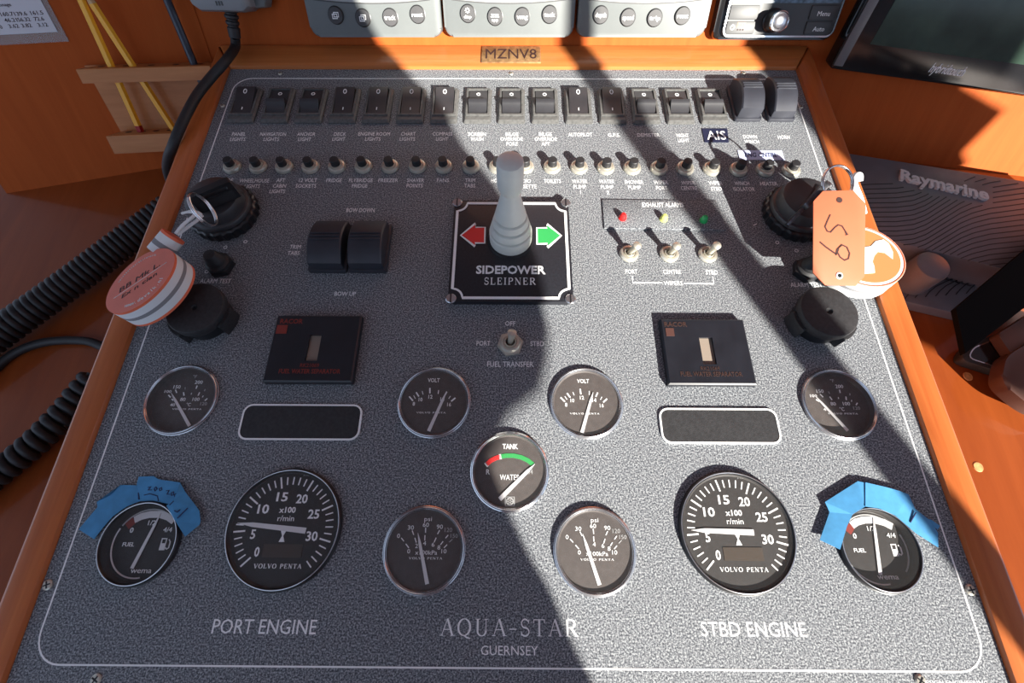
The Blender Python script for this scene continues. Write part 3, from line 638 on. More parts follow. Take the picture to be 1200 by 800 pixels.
mb = MB(); q = [P(*a) for a in ((705.5, 234.5), (840, 236.5), (850.5, 270.3), (708, 268.3))]
mb.prism([(a.x, a.y) for a in q], 0.0, 0.0012, 'panel', 0.0002); p = P(776, 241); w_, h_ = size(776, 241, 48, 4.8); mb.text('EXHAUST ALARMS', p.x, p.y, h_, 'white', w=w_, z=0.0012, th=0.0003); mb.build('plate', ap)
for u, v, m_, lb in ((729.5, 255, 'redled', 'small round red lamp'), (777.5, 256.5, 'yellowled', 'small round pale yellow green lamp'), (824.5, 258, 'greenled', 'small round dark green lamp')):
    p = P(u, v, 0.002); t = thing('warning_lamp', lb + ' on the EXHAUST ALARMS plate', 'lamp', p.x, p.y, 0.0012, group='exhaust alarm lamps')
    b = MB(); b.lathe([(0.0040, 0), (0.0040, 0.0008), (0.0034, 0.0012), (0.0034, 0.003), (0.0030, 0.0050), (0.0018, 0.0066), (0.0001, 0.0070)], m_, 20); b.build('lens', t, 40)

# ------------------------------------------------------------------ thruster joystick
jp = P(598, 297, 0.006); JT = 0.006
J = thing('thruster_joystick', 'grey joystick on a square black plate with red and green arrows, lettered SIDEPOWER', 'joystick', jp.x, jp.y, 0)
def jl(u, v, h=JT):
    q = P(u, v, h); return (q.x - jp.x, q.y - jp.y)
cr = [jl(533, 235), jl(666, 235.5), jl(672, 353.5), jl(524.5, 353)]
mb = MB(); x0 = (cr[0][0] + cr[3][0]) / 2; x1 = (cr[1][0] + cr[2][0]) / 2; y1 = (cr[0][1] + cr[1][1]) / 2; y0 = (cr[2][1] + cr[3][1]) / 2
mb.prism(rrect(x0, x1, y0, y1, 0.006), 0, JT, 'plateblack', 0.0012)
i_ = 0.0035; rr = 0.0095; pts = []
X0, X1, Y0, Y1 = x0 + i_, x1 - i_, y0 + i_, y1 - i_
for cx, cy, a0 in ((X1, Y1, 270), (X0, Y1, 360), (X0, Y0, 90), (X1, Y0, 180)):
    for k in range(9):
        a = rad(a0 - 90 * k / 8); pts.append((cx + rr * math.cos(a) * (1), cy + rr * math.sin(a)))
mb.ribbon(pts, 0.0019, JT, JT + 0.0005, 'white', closed=True)
ar = [(540, 276), (557.3, 262), (557.3, 266.7), (568.5, 266.7), (568, 285), (556.7, 285), (556.7, 289)]
al = [(657.5, 276.3), (641, 263), (641, 267.3), (629, 267.3), (629.3, 286), (641.5, 285.7), (641.5, 290.3)]
for pl, m_ in ((ar, 'red'), (al, 'green')):
    q = [jl(*a) for a in pl]; mb.prism(q, JT, JT + 0.0004, m_); mb.ribbon(q, 0.0011, JT, JT + 0.0006, 'white', closed=True)
c_ = jl(598.5, 316.3); w_, h_ = size(598.5, 316, 81, 9.5, JT); mb.text('SIDEPOWER', c_[0], c_[1], h_, 'white', w=w_, z=JT, th=0.0005, bold=0.025)
c_ = jl(597.8, 329.6); w_, h_ = size(598, 329, 61, 8, JT); serif(mb, 'SLEIPNER', c_[0], c_[1], h_, w_, 'white', JT, 0.0005, wk=1.15)
mb.build('plate', J, 25)
for cx, cy in ((X1 + 0.0008, Y1 + 0.0008), (X0 - 0.0008, Y1 + 0.0008), (X0 - 0.0008, Y0 - 0.0008), (X1 + 0.0008, Y0 - 0.0008)):
    s = MB(); mx = Matrix.Translation((cx, cy, JT)); s.lathe([(0.0050, 0), (0.0050, 0.0006), (0.0042, 0.0012), (0.0001, 0.0013)], 'chromegrey', 22, mx); s.box(-0.0006, 0.0006, -0.0046, 0.0046, 0.0009, 0.0015, 'black', mx=mx); s.build('screw', J)
bp_ = jl(598.5, 281, JT); bmx = Matrix.Translation((bp_[0], bp_[1], JT))
mb = MB(); mb.lathe([(0.0225, 0), (0.0215, 0.002), (0.0195, 0.003)], 'black', 40, bmx); mb.build('gasket', J)
prof = [(0.0198, 0.001), (0.0202, 0.003), (0.0200, 0.0138), (0.0192, 0.0146), (0.0172, 0.0148), (0.0172, 0.0168), (0.0186, 0.0170), (0.0190, 0.0178), (0.0174, 0.0242), (0.0168, 0.0246), (0.0148, 0.0248), (0.0148, 0.0268),
        (0.0162, 0.0270), (0.0166, 0.0278), (0.0150, 0.0338), (0.0144, 0.0342), (0.0126, 0.0344), (0.0126, 0.0362), (0.0138, 0.0364), (0.0142, 0.0372), (0.0122, 0.0460), (0.0098, 0.0560), (0.0082, 0.0620), (0.0080, 0.0690)]
mb = MB(); mb.lathe(prof, 'grey', 48, bmx); mb.build('boot', J, 28)
mb = MB(); mb.lathe([(0.0080, 0.0675), (0.0094, 0.0700), (0.0106, 0.0740), (0.0109, 0.0770), (0.0108, 0.0975), (0.0103, 0.1000), (0.0085, 0.1012), (0.0050, 0.1020), (0.0001, 0.1023)], 'grey', 48, bmx); mb.build('handle', J, 32)

# ------------------------------------------------------------------ water separator alarms and blank displays
def separator(label, cs, h, slot, sq, logo, tx, tx2, group, ct, sqm='darkred'):
    p = P((cs[0][0] + cs[2][0]) / 2, (cs[0][1] + cs[2][1]) / 2, h); t = thing('separator_alarm', label, 'alarm', p.x, p.y, 0, group=group)
    def l(u, v): q = P(u, v, h); return (q.x - p.x, q.y - p.y)
    q = [l(*c) for c in cs]; x0 = (q[0][0] + q[3][0]) / 2; x1 = (q[1][0] + q[2][0]) / 2; y1 = (q[0][1] + q[1][1]) / 2; y0 = (q[2][1] + q[3][1]) / 2
    mb = MB(); s = [l(*c) for c in slot]; sx0 = (s[0][0] + s[3][0]) / 2; sx1 = (s[1][0] + s[2][0]) / 2; sy1 = s[0][1]; sy0 = s[2][1]
    # a plate with a window through its face
    tb = bmesh.new(); O = [(x0, y0), (x1, y0), (x1, y1), (x0, y1)]; I = [(sx0, sy0), (sx1, sy0), (sx1, sy1), (sx0, sy1)]
    e = 0.0012; O2 = [(x0 + e, y0 + e), (x1 - e, y0 + e), (x1 - e, y1 - e), (x0 + e, y1 - e)]
    rings = [[tb.verts.new((a[0], a[1], z)) for a in R_] for R_, z in ((O, 0), (O, h - e), (O2, h), (I, h), (I, h - 0.0024))]
    for A, B in zip(rings, rings[1:]):
        for i in range(4): tb.faces.new((A[i], A[(i + 1) % 4], B[(i + 1) % 4], B[i]))
    mb.merge(tb, 'navy')
    c = l(*logo); mb.text('RACOR', c[0], c[1], 0.0045, ct, w=0.020, z=h, th=0.0003, bold=0.02)
    c = l(*tx); mb.text('RK21069', c[0], c[1], 0.0032, ct, w=0.016, z=h, th=0.0003); c = l(*tx2); mb.text('FUEL WATER SEPARATOR', c[0], c[1], 0.0040, ct, w=0.052, z=h, th=0.0003, bold=0.01)
    mb.build('face_plate', t, 30)
    mb = MB(); mb.box(sx0 - 0.0005, sx1 + 0.0005, sy0 - 0.0005, sy1 + 0.0005, h - 0.0040, h - 0.0024, 'beige'); mb.build('window', t, label='beige window slot')
    c = [l(*a) for a in sq]; mb = MB(); mb.box(c[0][0], c[1][0], c[1][1], c[0][1], h - 0.0002, h + 0.0004, sqm); mb.build('indicator', t, label='dull red square')
separator('square black alarm plate with a dark red square, in shade under the trim tab rockers', [(323.5, 369.5), (422.5, 369.5), (413.5, 447.5), (309, 447)], 0.007, [(363, 392), (377, 392), (371.5, 422.7), (357.3, 422.7)], [(325.5, 381), (335.5, 391)], (342, 376.5), (363, 428), (363, 435), 'fuel water separator alarms', 'darkred')
separator('square black alarm plate in full sun on the right half of the panel', [(773, 372.5), (871.5, 375), (887.5, 450.5), (784, 450.5)], 0.0060, [(818.5, 395.3), (834.5, 395.3), (840, 426.7), (824.8, 426.7)], [(779.5, 384.5), (790.5, 393.8)], (791.5, 380), (832, 431.7), (833.5, 438.3), 'fuel water separator alarms', 'brownprint', 'fadedred')
def blank(label, cs, group):
    h = 0.0009; p = P((cs[0][0] + cs[2][0]) / 2, (cs[0][1] + cs[2][1]) / 2, h); t = thing('blank_display', label, 'display', p.x, p.y, 0, group=group)
    q = [P(u, v, h) - p for u, v in cs]; x0 = (q[0].x + q[3].x) / 2; x1 = (q[1].x + q[2].x) / 2; y1 = (q[0].y + q[1].y) / 2; y0 = (q[2].y + q[3].y) / 2
    mb = MB(); mb.prism(rrect(x0, x1, y0, y1, 0.007), 0, h, 'matblack'); mb.build('window', t)
    mb = MB(); mb.ribbon(rrect(x0, x1, y0, y1, 0.007), 0.0014, 0, h + 0.0003, 'white', closed=True); mb.build('outline', t, label='white outline')
blank('long black blank window in a white outline under the left separator alarm', [(286, 474), (424, 475), (420, 515), (280, 514)], 'blank display windows')
blank('long black blank window in a white outline under the right separator alarm', [(771.8, 479), (908.5, 479.5), (915.5, 518.8), (777.8, 518.8)], 'blank display windows')

# ------------------------------------------------------------------ gauges
DZ = 0.0006                                # height of a dial face
def from_px(cx, cy, items, s, ou, ov, z=DZ):
    """marks measured on a photo crop (scale s, origin ou, ov) -> gauge coordinates"""
    out = []
    for it in items:
        if it[0] == 'tick':
            _, a, b, w = it[:4]; pa, pb = P(ou + a[0] / s, ov + a[1] / s, z), P(ou + b[0] / s, ov + b[1] / s, z); out.append(('tick', (pa.x - cx, pa.y - cy), (pb.x - cx, pb.y - cy), w, it[4] if len(it) > 4 else 'white'))
        elif it[0] in ('text', 'serif'):
            _, tx, c, h, w, m_, bold = it; u, v = ou + c[0] / s, ov + c[1] / s; q = P(u, v, z); ww, hh = size(u, v, (w or 10) / s, h / s, z); out.append((it[0], tx, (q.x - cx, q.y - cy), hh, ww if w else None, m_, bold))
    return out
def px_pt(cx, cy, s, ou, ov, a, z=DZ + 0.002):
    q = P(ou + a[0] / s, ov + a[1] / s, z); return (q.x - cx, q.y - cy)
def gauge(name, label, cx, cy, R, items, tip, tail, nw, style, group=None, extra=None, gl='glass', DZ=DZ):
    t = thing(name, label, 'gauge', cx, cy, 0, group=group)
    rim = {'small': 'chromegrey', 'tach': 'black', 'fuel': 'black', 'tank': 'chrome', 'temp': 'chromegrey'}[style]
    hz = {'small': 0.0031, 'tach': 0.0034, 'fuel': 0.0034, 'tank': 0.0032, 'temp': 0.0030}[style]
    wr = {'small': 0.0030, 'tach': 0.0032, 'fuel': 0.0032, 'tank': 0.0032, 'temp': 0.0026}[style]
    b = MB(); b.lathe([(R + 0.0006, 0), (R + 0.0006, 0.0008), (R, 0.0012), (R, hz - 0.0014), (R - 0.0005, hz - 0.0003), (R - 0.0010, hz), (R - 0.0015, hz - 0.0005), (R - 0.0018, hz - 0.0012), (R - 0.0021, hz - 0.0008), (R - 0.0024, hz - 0.0012)], rim, 72)
    b.lathe([(R - 0.0024, hz - 0.0012), (R - wr, DZ + 0.0003), (R - wr - 0.0004, DZ)], 'dialblack' if style in ('tach', 'fuel') else 'dial', 72)
    if style in ('tach', 'fuel'): b.lathe([(R - 0.0016, hz + 0.00005), (R - 0.0012, hz + 0.0002), (R - 0.0008, hz + 0.00005)], 'chromegrey', 72)
    b.build('bezel', t, 40)
    d = MB(); d.lathe([(0.0001, DZ), (R - wr, DZ)], {'tach': 'dialblack', 'fuel': 'dialblack'}.get(style, 'dial'), 64)
    for it in items:
        if it[0] == 'tick': d.ribbon([it[1], it[2]], it[3], DZ, DZ + 0.0003, it[4])
        elif it[0] == 'serif': serif(d, it[1], it[2][0], it[2][1], it[3], it[4], it[5], DZ, 0.0003, wk=1.5)
        else: d.text(it[1], it[2][0], it[2][1], it[3], it[5], w=it[4], z=DZ, th=0.0003, bold=it[6])
    if extra: extra(d)
    d.build('dial', t, 30)
    n = MB(); a, c = Vector(tip), Vector(tail); m = a + (c - a) * 0.22
    n.ribbon([a, m, c], [0.0002, nw * 0.75, nw], DZ + 0.0004, DZ + 0.0008, 'needle'); n.build('needle', t, 30, label='white needle')
    g = MB(); gr = R - 0.0018
    g.lathe([(gr, hz - 0.0012), (gr * 0.9, hz - 0.0008), (gr * 0.6, hz - 0.0003), (gr * 0.3, hz), (0.0001, hz + 0.0001)], gl, 48); g.build('lens', t, 60)
    return t
SM = 0.030
# temperature, read off the left one
TLx, TLy = -0.2761, 0.0567
TZ = -0.0036
s_, ou_, ov_ = 7.62, 155, 415
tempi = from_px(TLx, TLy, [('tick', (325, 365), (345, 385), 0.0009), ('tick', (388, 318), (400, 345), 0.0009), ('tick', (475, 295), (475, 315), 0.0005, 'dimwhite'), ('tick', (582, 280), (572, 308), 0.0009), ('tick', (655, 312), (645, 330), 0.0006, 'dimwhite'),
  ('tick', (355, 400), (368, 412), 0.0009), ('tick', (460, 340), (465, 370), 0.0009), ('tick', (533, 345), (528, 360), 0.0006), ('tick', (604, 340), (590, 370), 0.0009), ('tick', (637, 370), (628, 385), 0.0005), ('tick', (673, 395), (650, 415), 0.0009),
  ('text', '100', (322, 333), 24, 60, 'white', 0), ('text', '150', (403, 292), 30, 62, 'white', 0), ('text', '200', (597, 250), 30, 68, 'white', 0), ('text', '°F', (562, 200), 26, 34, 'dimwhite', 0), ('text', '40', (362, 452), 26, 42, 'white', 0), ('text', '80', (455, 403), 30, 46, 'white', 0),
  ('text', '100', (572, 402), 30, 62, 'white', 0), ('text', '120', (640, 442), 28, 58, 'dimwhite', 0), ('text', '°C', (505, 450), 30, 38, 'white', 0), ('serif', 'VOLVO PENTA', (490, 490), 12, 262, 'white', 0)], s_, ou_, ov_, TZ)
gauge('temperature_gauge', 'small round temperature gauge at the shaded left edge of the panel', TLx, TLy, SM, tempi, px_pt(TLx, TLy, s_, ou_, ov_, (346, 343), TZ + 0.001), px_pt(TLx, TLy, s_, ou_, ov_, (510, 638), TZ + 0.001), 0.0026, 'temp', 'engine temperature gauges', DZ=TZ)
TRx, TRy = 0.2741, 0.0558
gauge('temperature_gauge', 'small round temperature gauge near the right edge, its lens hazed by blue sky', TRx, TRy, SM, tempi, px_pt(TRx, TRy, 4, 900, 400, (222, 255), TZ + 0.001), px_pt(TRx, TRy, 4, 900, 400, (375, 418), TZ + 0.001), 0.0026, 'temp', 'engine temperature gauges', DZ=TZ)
# voltmeters, read off the right one
VRx, VRy = 0.0636, 0.0556
volti = from_px(VRx, VRy, [('tick', (135, 365), (175, 405), 0.0012), ('tick', (175, 355), (195, 385), 0.0006), ('tick', (195, 325), (225, 365), 0.0012), ('tick', (250, 315), (262, 345), 0.0006), ('tick', (318, 285), (325, 335), 0.0012), ('tick', (403, 305), (403, 340), 0.0007),
  ('tick', (482, 320), (465, 358), 0.0012), ('tick', (522, 360), (508, 385), 0.0006), ('tick', (570, 378), (535, 410), 0.0012), ('text', '8', (187, 433), 34, 22, 'white', 0.01), ('text', '10', (245, 393), 34, 36, 'white', 0.01), ('text', '12', (335, 367), 34, 38, 'white', 0.01), ('text', '14', (450, 390), 34, 38, 'white', 0.01),
  ('text', '16', (520, 440), 34, 36, 'white', 0), ('text', 'VOLT', (345, 212), 36, 112, 'white', 0.01), ('serif', 'VOLVO PENTA', (360, 516), 13, 275, 'white', 0)], 8, 640, 420)
gauge('voltmeter', 'small round VOLT gauge on the sunlit side, under STBD of the fuel transfer switch', VRx, VRy, SM, volti, px_pt(VRx, VRy, 8, 640, 420, (443, 310)), px_pt(VRx, VRy, 8, 640, 420, (338, 690)), 0.0028, 'small', 'voltmeters')
VLx, VLy = -0.0636, 0.0557
gauge('voltmeter', 'small round VOLT gauge in shade, left of the fuel transfer switch', VLx, VLy, SM, volti, px_pt(VLx, VLy, 4, 300, 400, (893, 230)), px_pt(VLx, VLy, 4, 300, 400, (808, 418)), 0.0028, 'small', 'voltmeters')
# oil pressure, read off the left one
OLx, OLy = -0.0627, -0.0568
oili = from_px(OLx, OLy, [('tick', (258, 320), (278, 345), 0.0007), ('tick', (292, 365), (315, 395), 0.0007), ('tick', (340, 265), (352, 298), 0.0007), ('tick', (360, 320), (371, 355), 0.0007), ('tick', (441, 243), (440, 282), 0.0007), ('tick', (436, 300), (434, 340), 0.0007), ('tick', (546, 262), (530, 292), 0.0007), ('tick', (520, 318), (505, 352), 0.0007),
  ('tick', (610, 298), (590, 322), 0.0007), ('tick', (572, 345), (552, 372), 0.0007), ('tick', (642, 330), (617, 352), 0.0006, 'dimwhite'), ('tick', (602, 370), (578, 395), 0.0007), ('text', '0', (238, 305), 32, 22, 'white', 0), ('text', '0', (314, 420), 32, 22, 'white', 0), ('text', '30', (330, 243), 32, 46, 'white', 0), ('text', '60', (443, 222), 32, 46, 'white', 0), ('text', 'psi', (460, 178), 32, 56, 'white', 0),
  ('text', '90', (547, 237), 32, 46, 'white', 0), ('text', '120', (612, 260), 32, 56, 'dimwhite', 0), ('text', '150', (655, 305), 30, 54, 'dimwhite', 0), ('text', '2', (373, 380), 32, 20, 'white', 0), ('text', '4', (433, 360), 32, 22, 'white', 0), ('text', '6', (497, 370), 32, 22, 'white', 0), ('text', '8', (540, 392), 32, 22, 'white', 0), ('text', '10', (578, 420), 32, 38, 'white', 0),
  ('text', 'x100kPa', (445, 430), 32, 165, 'white', 0), ('serif', 'VOLVO PENTA', (440, 473), 16, 250, 'white', 0)], 6.4, 430, 580)
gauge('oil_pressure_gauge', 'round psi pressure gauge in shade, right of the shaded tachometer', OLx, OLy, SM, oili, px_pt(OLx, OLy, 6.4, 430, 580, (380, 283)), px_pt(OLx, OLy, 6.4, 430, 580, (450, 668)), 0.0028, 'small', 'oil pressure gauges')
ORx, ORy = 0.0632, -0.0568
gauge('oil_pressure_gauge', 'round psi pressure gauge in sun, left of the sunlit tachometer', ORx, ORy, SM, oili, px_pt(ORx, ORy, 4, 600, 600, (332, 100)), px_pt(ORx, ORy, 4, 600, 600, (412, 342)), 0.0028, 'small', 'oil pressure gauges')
# tank
s_, ou_, ov_ = 6.957, 540, 495
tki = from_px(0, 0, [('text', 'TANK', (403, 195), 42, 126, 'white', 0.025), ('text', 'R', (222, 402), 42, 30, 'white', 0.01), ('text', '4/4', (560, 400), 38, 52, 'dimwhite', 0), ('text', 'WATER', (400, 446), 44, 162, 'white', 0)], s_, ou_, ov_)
def tank_extra(d):
    def l(a): return px_pt(0, 0, s_, ou_, ov_, a, DZ)
    def band(p, m_, w): d.ribbon([l(a) for a in p], w, DZ, DZ + 0.0003, m_)
    band([(210, 342), (245, 310), (285, 290), (322, 278)], 'red', 0.0034); band([(322, 278), (370, 270), (430, 270), (490, 283), (545, 308), (592, 345)], 'green', 0.0034)
    band([(198, 328), (222, 358)], 'white', 0.0018); band([(318, 258), (326, 298)], 'white', 0.0018)
    band([(363, 606), (436, 606), (436, 678), (363, 678), (363, 606), (436, 606)], 'dimwhite', 0.0006)
    c = l((400, 642)); d.ribbon(circle(0.0026, 12, *c), 0.0007, DZ, DZ + 0.0003, 'dimwhite', closed=True)
    for k in range(6): a = k * math.pi / 3; d.ribbon([(c[0] + 0.0006 * math.cos(a), c[1] + 0.0006 * math.sin(a)), (c[0] + 0.0026 * math.cos(a), c[1] + 0.0026 * math.sin(a))], 0.0005, DZ, DZ + 0.0003, 'dimwhite')
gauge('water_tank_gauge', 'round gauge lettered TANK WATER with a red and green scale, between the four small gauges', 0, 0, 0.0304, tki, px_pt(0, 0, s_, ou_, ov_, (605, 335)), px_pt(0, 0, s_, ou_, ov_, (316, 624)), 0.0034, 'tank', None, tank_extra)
# tachometers
TR = 0.0429; td = TR - 0.0034
def tach_items():
    it = []
    for k in range(35):
        a = rad(225 - 8 * k); maj = k % 5 == 0; r1 = td * (0.955 if maj else 0.93); r0 = td * (0.735 if maj else 0.785)
        it.append(('tick', (r1 * math.cos(a), r1 * math.sin(a)), (r0 * math.cos(a), r0 * math.sin(a)), 0.0012 if maj else 0.0009, 'white'))
    for k, s in enumerate(('0', '5', '10', '15', '20', '25', '30')):
        a = rad(225 - 40 * k + (7 if k == 1 else 0)); r = td * (0.60 if k < 1 else 0.58 if k < 2 else 0.575); it.append(('text', s, (r * math.cos(a), r * math.sin(a)), 0.0066, 0.0036 if len(s) < 2 else 0.0086, 'white', 0.02))
    it += [('text', 'x100', (0.0, 0.0125), 0.0042, 0.0125, 'white', 0.02), ('text', 'r/min', (0.0, 0.0065), 0.0040, 0.0125, 'white', 0.0), ('serif', 'VOLVO PENTA', (0.0005, -0.0262), 0.0030, 0.0350, 'white', 0)]
    return it
def tach_extra(d):
    d.box(-0.0125, 0.0165, -0.0205, -0.0115, DZ, DZ + 0.0004, 'lcd')
    for s in (1, -1): d.prism([(-0.0022, -0.0058 + s * 0.0042), (0.0022, -0.0058 + s * 0.0042), (0.0003, -0.0058 - s * 0.0003), (-0.0003, -0.0058 - s * 0.0003)], DZ, DZ + 0.0003, 'white')
    d.text('2 / 3 min', 0.010, td * 0.965, 0.0010, 'dimwhite', w=0.005, z=DZ)
gauge('tachometer', 'large black rev counter in shade on the left of the panel, above PORT ENGINE', -0.1694, -0.0425, TR, tach_items(), px_pt(-0.1694, -0.0425, 4.706, 250, 530, (128, 388)), px_pt(-0.1694, -0.0425, 4.706, 250, 530, (506, 431)), 0.0042, 'tach', 'engine rev counters', tach_extra, 'glassclean')
gauge('tachometer', 'large black rev counter in sun on the right of the panel, above STBD ENGINE', 0.1705, -0.0426, TR, tach_items(), px_pt(0.1705, -0.0426, 4.85, 785, 540, (125, 392)), px_pt(0.1705, -0.0426, 4.85, 785, 540, (482, 406)), 0.0042, 'tach', 'engine rev counters', tach_extra, 'glass')
# fuel gauges, read off the left one
FLx, FLy, FUR = -0.2750, -0.0538, 0.0293
FZ = -0.0042
s_, ou_, ov_ = 5, 80, 540
fui = from_px(FLx, FLy, [('text', '0', (374, 405), 30, 20, 'white', 0.01), ('text', '1/2', (493, 362), 28, 44, 'white', 0.0), ('text', '4/4', (585, 402), 28, 50, 'white', 0.0), ('text', 'FUEL', (355, 488), 24, 68, 'white', 0.01), ('text', 'wema', (430, 640), 32, 122, 'white', 0.0)], s_, ou_, ov_, FZ)
fuq = [px_pt(FLx, FLy, s_, ou_, ov_, a, FZ) for a in ((362, 370), (390, 345), (430, 325), (480, 313), (540, 312), (590, 328), (622, 352))]
fup = px_pt(FLx, FLy, s_, ou_, ov_, (567, 490), FZ)
def fuel_extra(d):
    d.ribbon([(fuq[0][0] - 0.0016, fuq[0][1] - 0.0016), fuq[1]], 0.0054, FZ, FZ + 0.0003, 'darkred'); d.ribbon(fuq[1:], 0.0050, FZ, FZ + 0.00035, 'needle')
    rg = FUR - 0.0055
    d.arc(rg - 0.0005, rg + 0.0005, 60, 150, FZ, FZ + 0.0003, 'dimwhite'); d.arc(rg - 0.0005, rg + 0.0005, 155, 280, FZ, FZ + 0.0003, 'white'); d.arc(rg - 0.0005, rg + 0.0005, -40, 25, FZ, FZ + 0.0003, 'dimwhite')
    x, y = fup
    d.box(x - 0.0034, x + 0.0008, y - 0.0038, y + 0.0010, FZ, FZ + 0.0003, 'needle'); d.ribbon([(x - 0.0030, y + 0.001), (x - 0.0030, y + 0.0042), (x + 0.0004, y + 0.0042), (x + 0.0004, y + 0.001)], 0.0008, FZ, FZ + 0.0003, 'needle')
    d.ribbon([(x + 0.0008, y - 0.002), (x + 0.0024, y - 0.003), (x + 0.0036, y - 0.002), (x + 0.0036, y + 0.002), (x + 0.0022, y + 0.0038)], 0.0008, FZ, FZ + 0.0003, 'needle')
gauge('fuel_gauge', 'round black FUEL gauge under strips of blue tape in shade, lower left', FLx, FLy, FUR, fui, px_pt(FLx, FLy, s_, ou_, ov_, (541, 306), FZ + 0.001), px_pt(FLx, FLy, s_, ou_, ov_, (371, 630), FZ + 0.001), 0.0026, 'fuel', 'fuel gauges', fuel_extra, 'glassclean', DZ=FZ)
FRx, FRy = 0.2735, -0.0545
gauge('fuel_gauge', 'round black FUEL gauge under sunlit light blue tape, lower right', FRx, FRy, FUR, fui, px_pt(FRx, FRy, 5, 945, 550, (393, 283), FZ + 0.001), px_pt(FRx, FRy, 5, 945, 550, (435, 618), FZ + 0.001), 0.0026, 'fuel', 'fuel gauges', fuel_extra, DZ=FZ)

# blue tape round the fuel gauges
def tape(name, label, pts, s, ou, ov, marks=(), group='strips of blue masking tape'):
    c = P(ou + pts[0][0] / s, ov + pts[0][1] / s); t = thing(name, label, 'tape', c.x, c.y, 0, group=group)
    mb = MB(); q = []
    for a in pts:
        h = a[2] if len(a) > 2 else 0.0012
        w = P(ou + a[0] / s, ov + a[1] / s, h); q.append((w.x - c.x, w.y - c.y, h))
    mb.sheet(q, 0.0003, 'tape')
    for m_ in marks:
        h = m_[-1]; pp = []
        for a in m_[:-1]: w = P(ou + a[0] / s, ov + a[1] / s, h); pp.append((w.x - c.x, w.y - c.y))
        mb.ribbon(pp, 0.0006, h - 0.0005, h + 0.0003, 'pen')
    mb.build('tape_strip', t, 0)
tape('masking_tape', 'blue tape strip with jagged ends at the lower left of the shaded fuel gauge', [(62, 400), (172, 270), (168, 238), (262, 197), (305, 140), (418, 143), (430, 232), (340, 268), (262, 325), (208, 385), (152, 458)], 5, 80, 540)
tape('masking_tape', 'blue tape piece with faint handwriting at the top of the shaded fuel gauge', [(402, 135, 0.0018), (414, 92, 0.0018), (500, 88, 0.0018), (530, 108, 0.0018), (655, 125, 0.0018), (672, 175, 0.0018), (640, 262, 0.0018), (560, 246, 0.002), (500, 232, 0.0018), (425, 235, 0.0018)], 5, 80, 540,
     [((468, 155), (485, 150), (470, 170), (490, 170), 0.0018), ((505, 160), (515, 152), (522, 165), (510, 175), (505, 162), 0.0018), ((535, 162), (548, 156), (550, 170), (538, 174), (535, 162), 0.0018), ((575, 175), (592, 172), (580, 195), (598, 195), 0.0018), ((605, 185), (618, 180), (618, 200), (606, 202), (605, 186), 0.0018), ((625, 195), (636, 190), (636, 210), (625, 210), (625, 196), 0.0018),
      ((412, 185), (414, 225), 0.0018), ((445, 200), (480, 192), (525, 205), (530, 235), 0.0018)])
tape('masking_tape', 'blue tape piece folded over the right rim of the shaded fuel gauge', [(655, 125, 0.003), (685, 180, 0.003), (768, 290, 0.003), (775, 350, 0.003), (770, 372, 0.003), (685, 442, 0.0056), (628, 352, 0.0056), (575, 262, 0.0056), (610, 235, 0.0056), (640, 180, 0.005)], 5, 80, 540, [((595, 258), (618, 235), 0.0056), ((640, 335), (700, 275), 0.0056), ((622, 290), (640, 300), (655, 285), 0.0056)])
tape('masking_tape', 'sunlit blue tape piece stuck down the left rim of the sunlit fuel gauge', [(108, 190, 0.003), (300, 68, 0.003), (345, 78, 0.003), (345, 216, 0.0056), (270, 262, 0.0056), (238, 330, 0.0056), (197, 468, 0.0056), (78, 412, 0.003), (135, 250, 0.003)], 5, 945, 550)
tape('masking_tape', 'long sunlit blue tape strip running right over the sunlit fuel gauge', [(345, 75, 0.0035), (470, 104, 0.0035), (545, 125, 0.0035), (600, 146, 0.0035), (580, 182, 0.0035), (640, 232, 0.003), (720, 295, 0.003), (770, 370, 0.003), (772, 456, 0.003), (640, 372, 0.004), (520, 268, 0.0045), (430, 228, 0.0045), (345, 216, 0.006)], 5, 945, 550, [((642, 250), (608, 310), 0.0042)])
tape('masking_tape', 'small darker blue tape corner poking out at the right end of the sunlit strip', [(712, 290, 0.0022), (730, 293, 0.0022), (782, 330, 0.0022), (768, 352, 0.0022), (740, 330, 0.0022)], 5, 945, 550)

# stickers
p = P(839, 159); w_, h_ = size(839, 159, 30, 16); t = thing('sticker', 'dark blue sticker lettered AIS below the last rocker switch', 'sticker', p.x, p.y, 0)
mb = MB(); mb.prism([(-w_ / 2, -h_ / 2), (w_ / 2 - 0.002, -h_ / 2), (w_ / 2, h_ / 2), (-w_ / 2, h_ / 2)], 0, 0.0004, 'sticker'); mb.text('AIS', 0, 0, h_ * 0.6, 'white', w=w_ * 0.74, z=0.0004); mb.build('label', t)
p = P(891.5, 182); w_, h_ = size(891.5, 182, 52, 11); t = thing('sticker', 'pale blue handwritten ENG CNTRL label behind the WINCH ISOLATOR breaker', 'sticker', p.x, p.y, 0)
mb = MB(); mb.box(-w_ / 2, w_ / 2, -h_ / 2, h_ / 2, 0, 0.0004, 'palelabel'); mb.text('ENG CNTRL', 0, 0, h_ * 0.45, 'pen', w=w_ * 0.72, z=0.0004, shear=0.15); mb.build('label', t)

